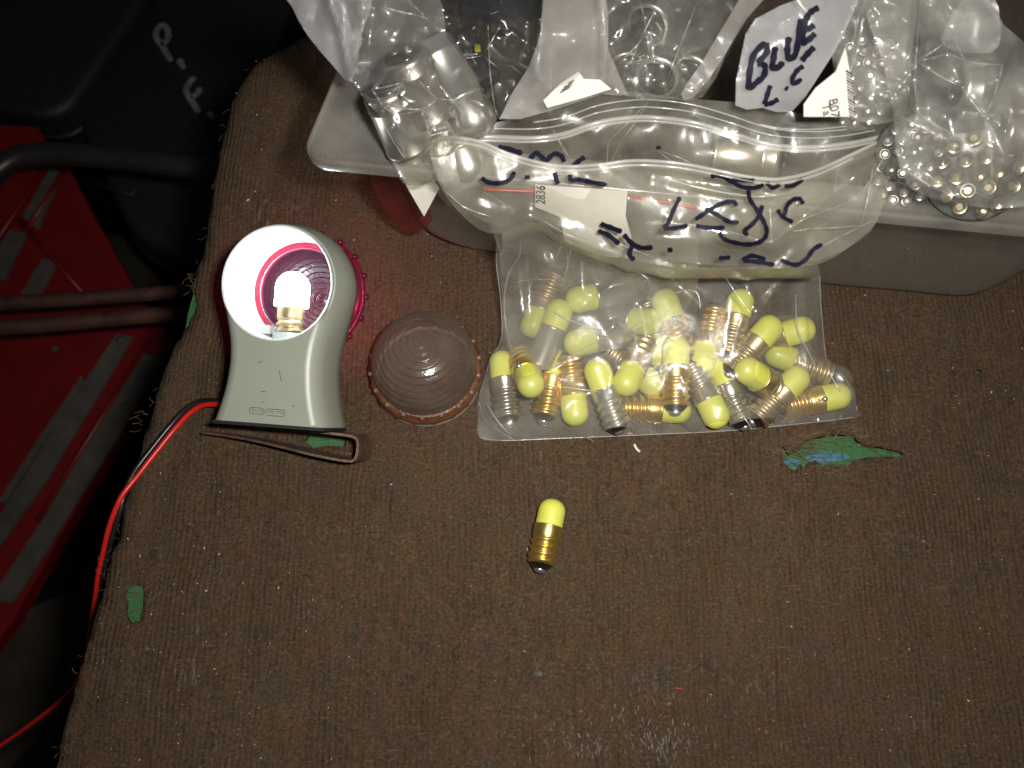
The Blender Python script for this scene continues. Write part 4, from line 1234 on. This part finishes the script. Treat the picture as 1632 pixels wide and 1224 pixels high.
TG = "bulbs bagged in the tub"
def bay(label, px, to, z, el, kind="bay", roll=0.0):
    """contact end seen at px, body running toward to, el degrees downward"""
    z += UPZ
    c = P(*px, z); q = P(*to, z); h = (q-c)[:2]; h /= np.linalg.norm(h)
    ax = np.array([h[0]*math.cos(R(el)), h[1]*math.cos(R(el)), -math.sin(R(el))])
    t = thing("bayonet_bulb", label, "bulb", c, frame(ax, roll), TG)
    inst("bayonet_base", ME[kind], t); inst("glass_envelope", ME["glass2" if kind == "bays" else "glass"], t); inst("locking_pin", ME["pin"], t); inst("contacts", ME["con"], t); inst("insulator", ME["end"], t)
bay("silver bayonet bulb showing its round end, left bag, nearest the tub's left rim", (612, 134), (652, 186), 96, 60, "bay", .5)
bay("silver bayonet bulb with highlights on its end, uppermost in the left bag", (640, 82), (684, 130), 104, 56, "bay", 1.0)
bay("slim silver bulb lying behind two others in the left bag", (682, 66), (716, 114), 88, 18, "bays", 1.6)
bay("silver bulb low in the left bag beside the dark bag", (696, 132), (724, 192), 80, 26, "bays", .2)
bay("silver bayonet bulb upright at the centre of the tub, behind the open mouth", (1046, 128), (1066, 60), 78, 20, "bays", .4)
bay("bayonet bulb lying behind the upright centre one", (1096, 124), (1130, 60), 76, 16, "bay", .9)
bay("bayonet bulb left of the tub's centre near the barcode label", (1000, 118), (986, 40), 72, 18, "bay", 1.4)
bay("bayonet bulb at the back of the tub's centre", (1030, 42), (1062, -20), 78, 15, "bays", 1.1)
bay("bayonet bulb inside the mouth of the zip bag, seen through the back film", (1250, 255), (1170, 240), 66, 10, "bay", .3)
bay("long silver bulb lying sideways, upper of two near the right edge", (1516, 140), (1640, 146), 98, 3, "bays", .3)
bay("long silver bulb lying sideways, lower of two near the right edge", (1508, 172), (1640, 176), 92, 4, "bays", .9)
bay("silver bulb lying against the right edge of the photo above the big cluster", (1582, 208), (1680, 214), 92, 6, "bay", 1.5)

lv, lf = lathe([(2.5, 0), (2.5, 2.6), (2.45, 3.6), (2.0, 4.6), (1.1, 5.3), (.02, 5.55)], 14)
ME["led"] = mesh("led", lv, lf, M_led)
div, dif = lathe([(.9, .6), (1.9, 1.5), (2.0, 1.5)], 14)
div, dif = join((div, dif), lathe([(.9, .6), (.02, .6)], 14))
ME["die2"] = mesh("reflector_cup", div, dif, M_solder)
ME["die"] = mesh("reflector_cup", div, dif, plain("warm_reflector", (.85, .76, .55), .32, metal=1.0, var=.05))
kv, kf = lathe([(.02, -18), (6.5, -18), (7.0, -17), (7.0, -6), (9.5, -3), (9.8, -.5), (9.0, 0), (.02, 0.05)], 28)
M_pcb = plain("dark_cluster_plastic", (.10, .10, .10), .3, var=.1, coat=.3)
ME["lbody"] = mesh("cluster_body", kv, kf, M_pcb)
kv2, kf2 = lathe([(.02, -26), (7.0, -26), (7.5, -25), (7.5, -10), (13.5, -4), (14.5, -.5), (13.5, 0), (.02, 0.05)], 32)
ME["lbody2"] = mesh("cluster_body", kv2, kf2, M_pcb)
jr = random.Random(8)
def cluster(label, px, z, face, rings_, body, roll=0, sc=1.0, die="die2"):
    z += UPZ
    c = P(*px, z)
    t = thing("led_cluster_bulb", label, "bulb", c, frame(face, roll), TG)
    inst("cluster_body", ME[body], t)
    for r_, k_, z_ in rings_:
        for i in range(k_):
            a = 2*math.pi*i/k_+r_*.3
            o = inst("led", ME["led"], t); o.location = (r_*math.cos(a)*S, r_*math.sin(a)*S, z_*S)
            o.rotation_euler = (jr.gauss(0, .16), jr.gauss(0, .16), 0); o.scale = (sc, sc, sc)
            inst("reflector_cup", ME[die], o)
toc = lambda px, z: (CAM-P(*px, z))/np.linalg.norm(CAM-P(*px, z))
cluster("large cluster of clear domed LEDs at the tub's right front corner", (1556, 276), 84, toc((1556, 276), 84)+[.08, -.18, 0], ((0, 1, .6), (5.4, 6, .3), (10.6, 12, 0)), "lbody2", die="die")
cluster("beaded LED cluster just right of the zip bag's mouth", (1452, 238), 86, toc((1452, 238), 86)+[.0, -.2, 0], ((0, 1, .9), (3.9, 6, .6), (7.3, 11, 0)), "lbody", sc=.72, roll=.4)
cluster("beaded LED cluster below the one beside the zip bag's mouth", (1440, 284), 76, toc((1440, 284), 76)+[-.1, -.3, 0], ((0, 1, .9), (3.9, 6, .6), (7.3, 11, 0)), "lbody", sc=.72, roll=.9)
cluster("LED cluster beside the barcode sticker, upper of its pair", (1384, 100), 88, toc((1384, 100), 88)+[.0, .1, 0], ((0, 1, .9), (3.9, 6, .6), (7.3, 11, 0)), "lbody", sc=.72, roll=.2)
cluster("LED cluster beside the barcode sticker, lower of its pair", (1372, 158), 84, toc((1372, 158), 84)+[-.2, -.2, 0], ((0, 1, .9), (3.9, 6, .6), (7.3, 11, 0)), "lbody", sc=.72, roll=.7)
cluster("small LED cluster at the top between the blue label and the right bag", (1416, 118), 78, toc((1416, 118), 78)+[.3, 0, 0], ((0, 1, .9), (3.9, 6, .6), (7.3, 11, 0)), "lbody", sc=.72, roll=1.1)

def bag(name, label, outline, ctrl, m, seed, cr=((60, 3.0), (26, 1.0)), gap=16, m2=None, folds=()):
    ctrl = [(x, y, z+UPZ) for x, y, z in ctrl]
    c = np.mean(outline, 0); cz = np.mean([k_[2] for k_ in ctrl])
    t = thing(name, label, "bag", P(c[0], c[1], cz-gap))
    def ridge(q):
        z = np.zeros(len(q))
        for ln in folds:
            for a_, b_ in zip(ln[:-1], ln[1:]):
                a_, b_ = np.array(a_, float), np.array(b_, float); ab = b_-a_
                t2 = np.clip(((q-a_)@ab)/(ab@ab), 0, 1)
                z = np.maximum(z, 4.0*np.clip(1-np.hypot(*(q-(a_+t2[:, None]*ab)).T)/15.0, 0, 1))
        return z
    sh = Sheet(outline, ctrl, cr, seed, 5, 2, fold=ridge if folds else None)
    v, f = sh.mesh(); part("front_film", v, f, m, t)
    if gap:
        s2 = Sheet([(c[0]+(x-c[0])*.99, c[1]+(y-c[1])*.99) for x, y in outline], ctrl, cr, seed+50, 7, 2, dz=-gap)
        v, f = s2.mesh(); part("back_film", v, f, m2 or m, t)
    crease_glints(sh, t, .42, seed, M_fold_glint, .26, folds)
    return t, sh
bagA, shA = bag("bulb_bag", "clear bag of silver bayonet bulbs at the tub's left end", [(560, -30), (575, 60), (562, 128), (602, 182), (640, 240), (690, 300), (720, 330), (705, 250), (765, 190), (760, 120), (712, 60), (690, -30)],
    [(560, -30, 128), (690, -30, 120), (562, 128, 104), (640, 240, 84), (720, 330, 40), (765, 190, 90), (620, 80, 122), (660, 150, 108), (680, 230, 88)], M_film_bulb, 41, ((50, 4.0), (22, 1.4)), 26,
    folds=([(580, -20), (575, 60), (566, 128)], [(700, 135), (725, 165), (738, 185)], [(606, 188), (640, 245), (688, 300)]))
t_, s_ = bag("white_bag", "empty white plastic bag hanging over the tub's left end", [(452, -30), (466, 12), (490, 56), (530, 104), (562, 132), (574, 60), (592, -30)],
    [(452, -30, 116), (490, 56, 108), (562, 132, 98), (574, 60, 112), (592, -30, 124), (530, 20, 118)], M_film_label, 42, ((46, 3.0), (20, .7)), 5, folds=([(520, -20), (545, 50), (560, 120)],))
bag("dark_bag", "thin bag holding dark parts between the left bag and the milky bag", [(690, -30), (880, -30), (866, 50), (842, 110), (800, 186), (760, 192), (726, 120), (704, 50)],
    [(690, -30, 92), (880, -30, 96), (842, 110, 86), (780, 190, 82), (726, 120, 86), (780, 60, 92)], M_film_dark, 43, ((44, 4.5), (20, 1.4)), 12, folds=([(778, 40), (780, 100), (785, 150), (792, 185)],))
bagC, shC = bag("milky_bag", "tall milky bag folded upright behind the zip bag's left lip", [(876, -30), (864, 40), (842, 108), (796, 190), (880, 176), (960, 150), (1000, 150), (970, 80), (962, -30)],
    [(876, -30, 112), (962, -30, 114), (842, 108, 104), (796, 190, 90), (1000, 150, 88), (910, 60, 114), (930, 130, 98)], M_film_milk, 44, ((60, 3.0), (28, .8)), 14, folds=([(866, -20), (862, 60), (855, 120)], [(958, -20), (964, 60), (962, 130)]))
bag("bulb_bag", "clear bag of bayonet bulbs behind the zip bag's open mouth", [(962, -30), (966, 90), (985, 150), (1070, 158), (1120, 155), (1160, 80), (1185, -30)],
    [(962, -30, 100), (985, 150, 90), (1120, 155, 90), (1185, -30, 102), (1060, 60, 104), (1040, 125, 100)], M_film_bulb, 45, ((46, 4.6), (20, 1.3)), 20, folds=([(1062, -20), (1022, 60), (1000, 110)], [(1120, -20), (1085, 70), (1062, 130)]))
bag("folded_bag", "narrow folded strip of clear bag left of the BLUE marked bag", [(1105, 156), (1150, 96), (1190, 30), (1240, -30), (1200, -30), (1160, 30), (1118, 100), (1085, 150)],
    [(1105, 156, 96), (1240, -30, 112), (1200, -30, 112), (1150, 80, 106)], M_film_milk, 46, ((40, 2.0), (18, .6)), 0)
bagE, shE = bag("marked_bag", "milky bag marked BLUE in black marker beside the barcode sticker", [(1172, 168), (1182, 84), (1204, 30), (1290, -8), (1372, -30), (1346, 52), (1306, 120), (1262, 178), (1215, 172)],
    [(1172, 168, 96), (1204, 30, 112), (1372, -30, 118), (1346, 52, 110), (1262, 178, 94), (1260, 80, 110)], M_film_label, 47, ((64, 1.6), (30, .4)), 6)
b2 = Z(1180, 0, 3.498)
write([b2((45, 502), (52, 400), (78, 300), (142, 236)), b2((142, 238), (148, 290), (95, 352)), b2((95, 352), (135, 366), (132, 420), (88, 462), (45, 498)), b2((195, 260), (186, 320), (180, 380), (222, 368), (232, 342)),
       b2((272, 205), (262, 270), (272, 328), (308, 300), (326, 200), (336, 104)), b2((438, 42), (400, 62), (368, 104), (352, 180), (346, 238), (380, 222), (418, 186)), b2((356, 168), (385, 158), (412, 138)),
       b2((412, 262), (375, 300), (342, 340))], shE, 2.1, bagE)
write([b2((168, 475), (150, 530), (134, 584)), b2((134, 584), (175, 574), (212, 552)), b2((250, 488), (266, 498)), b2((352, 368), (318, 392), (290, 440), (300, 466), (342, 440))], shE, 1.7, bagE)
bag("led_bag", "clear bag holding LED clusters behind the barcode sticker", [(1326, 90), (1352, 20), (1376, -30), (1460, -30), (1452, 90), (1440, 190), (1356, 190), (1340, 150)],
    [(1326, 90, 98), (1376, -30, 112), (1460, -30, 112), (1440, 190, 92), (1356, 190, 92), (1390, 80, 108)], M_film_grey, 48, ((44, 3.4), (20, 1.2)), 0)
bag("led_bag", "large clear bag of LED lamps at the tub's right end", [(1372, -30), (1480, -30), (1560, -20), (1600, 40), (1660, 110), (1670, 300), (1600, 332), (1520, 322), (1450, 300), (1428, 240), (1424, 180), (1404, 90)],
    [(1372, -30, 118), (1560, -20, 118), (1660, 110, 108), (1670, 300, 96), (1520, 322, 92), (1428, 240, 102), (1404, 90, 114), (1520, 120, 120), (1540, 230, 114), (1556, 290, 102), (1450, 280, 96)], M_film_grey, 49,  ((60, 4.2), (26, 1.5)), 0,
    folds=([(1470, -20), (1462, 60), (1458, 130), (1462, 180)], [(1512, 232), (1562, 240)], [(1428, 262), (1490, 300), (1540, 316)], [(1430, 182), (1495, 218)]))
bag("grey_bag", "flat grey translucent bag across the tub's upper right corner", [(1500, 60), (1540, -10), (1580, -20), (1596, 50), (1580, 84), (1520, 80)],
    [(1500, 60, 106), (1540, -10, 112), (1596, 50, 108), (1580, 84, 104)], M_film_label, 50, ((40, 1.0),), 0)
# dark bits, paper, stickers
def boxthing(name, label, cat, px, z, size, m, rot=0.0, tilt=0.0):
    z += UPZ
    c = P(*px, z)
    rm = Matrix.Rotation(rot, 3, 'Z') @ Matrix.Rotation(tilt, 3, 'X')
    t = thing(name, label, cat, c, rm)
    sx, sy, sz = [k_/2 for k_ in size]
    v, f = box(-sx, sx, -sy, sy, -sz, sz, min(size)*.22); part("shell", v, f, m, t, local=True)
    return t
for lab, px, z, sz, ro in (("dark moulded plug inside the thin bag, nearer the camera", (748, 100), 78, (13, 20, 10), .5), ("dark moulded plug at the top edge inside the thin bag", (800, 10), 78, (26, 16, 12), -.3), ("dark moulded block low inside the thin bag beside the milky bag", (812, 120), 66, (22, 24, 10), .9)):
    t = boxthing("dark_plug", lab, "plug", px, z, sz, M_dark, ro, .2)
    v, f = tube([(-sz[0]*.2, sz[1]*.4, 2), (0, 0, sz[2]*.56), (sz[0]*.1, -sz[1]*.45, 2)], .9, 6); part("moulded_ridge", v, f, M_pipe, t, local=True)
boxthing("yellow_tape_tab", "tiny yellow tape tab among the dark plugs", "tape", (761, 77), 90, (1.8, 2.6, .6), M_yel, .1)
def sticker(label, corners, z, dz=0, name="barcode_sticker", cat="sticker"):
    q = [P(x, y, zz+UPZ) for (x, y), zz in zip(corners, z)]
    c = np.mean(q, 0)
    t = thing(name, label, cat, c)
    n_ = np.cross(q[1]-q[0], q[2]-q[0]); n_ /= np.linalg.norm(n_)
    if np.dot(n_, CAM-c) < 0: n_ = -n_
    v, f = loft([[tuple(p-n_*.12) for p in q], [tuple(p+n_*.12) for p in q]])
    part("paper", v, f, M_paper, t, smooth=False)
    return t, q, n_
s1, q, n_ = sticker("white barcode sticker curling up beside the BLUE marked bag", [(1347, 76), (1357, 130), (1362, 186), (1281, 186), (1281, 166), (1300, 140), (1332, 114)], [106+(186-y)*.11 for y in (76, 130, 186, 186, 166, 140, 114)])
out = []
for i in range(15):
    y0 = 112+i*5.0
    a, b = P(1345+i*.35, y0, UPZ+106+(186-y0)*.11), P(1355+i*.35, y0+7, UPZ+106+(179-y0)*.11)
    out.append(ribbon([a+n_*1.2, b+n_*1.2], .32+.22*(i % 3 == 0), n_))
v, f = join(*out); part("barcode", v, f, M_print, s1)
p0, p1, p2 = P(1318, 158, UPZ+109.1), P(1322, 186, UPZ+106), P(1330, 157, UPZ+109.2)
text3("B07", p0+n_*1.2, p1-p0, p2-p0, 3.4, M_print, s1)
p0, p1, p2 = P(1307, 166, UPZ+108.2), P(1310, 188, UPZ+105.8), P(1318, 165, UPZ+108.3)
text3("Ta", p0+n_*1.2, p1-p0, p2-p0, 3.2, M_print, s1)
s2, q, n_ = sticker("small white sticker with barcode lines near the milky bag's foot", [(892, 134), (922, 114), (930, 126), (956, 127), (974, 142), (930, 156), (872, 172), (866, 160)], [98, 99, 98, 98, 96.5, 95, 93.5, 94.5])
out = []
for i in range(4):
    a, b = P(893+i*2.5, 148-i*4, UPZ+97), P(908+i*2.5, 140-i*4, UPZ+97.6)
    out.append(ribbon([a+n_*.7, b+n_*.7], .55, n_))
v, f = join(*out); part("barcode", v, f, M_print, s2)
sticker("folded white paper seen through the left bag below its bulbs", [(612, 222), (650, 226), (700, 300), (676, 345), (650, 300)], [66, 66, 48, 38, 50], name="paper_slip", cat="label")
sticker("cream paper strip under the beaded LED clusters", [(1412, 292), (1466, 300), (1462, 314), (1408, 308)], [70, 70, 68, 68], name="paper_slip", cat="label")
sr = thing("red_glow_sheet", "red plastic strip curled inside the tub's front left corner", "strip", P(612, 310, 40))  # red sheet added in place of the lamp's red glow on the tub
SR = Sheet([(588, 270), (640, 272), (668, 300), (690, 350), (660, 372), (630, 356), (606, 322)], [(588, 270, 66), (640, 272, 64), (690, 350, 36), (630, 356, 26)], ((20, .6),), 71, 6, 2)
v, f = SR.mesh(); part("glow_film", v, f, film("red_glow_film", .26, (.85, .55, .48), (.30, .06, .045), .2, .05), sr)
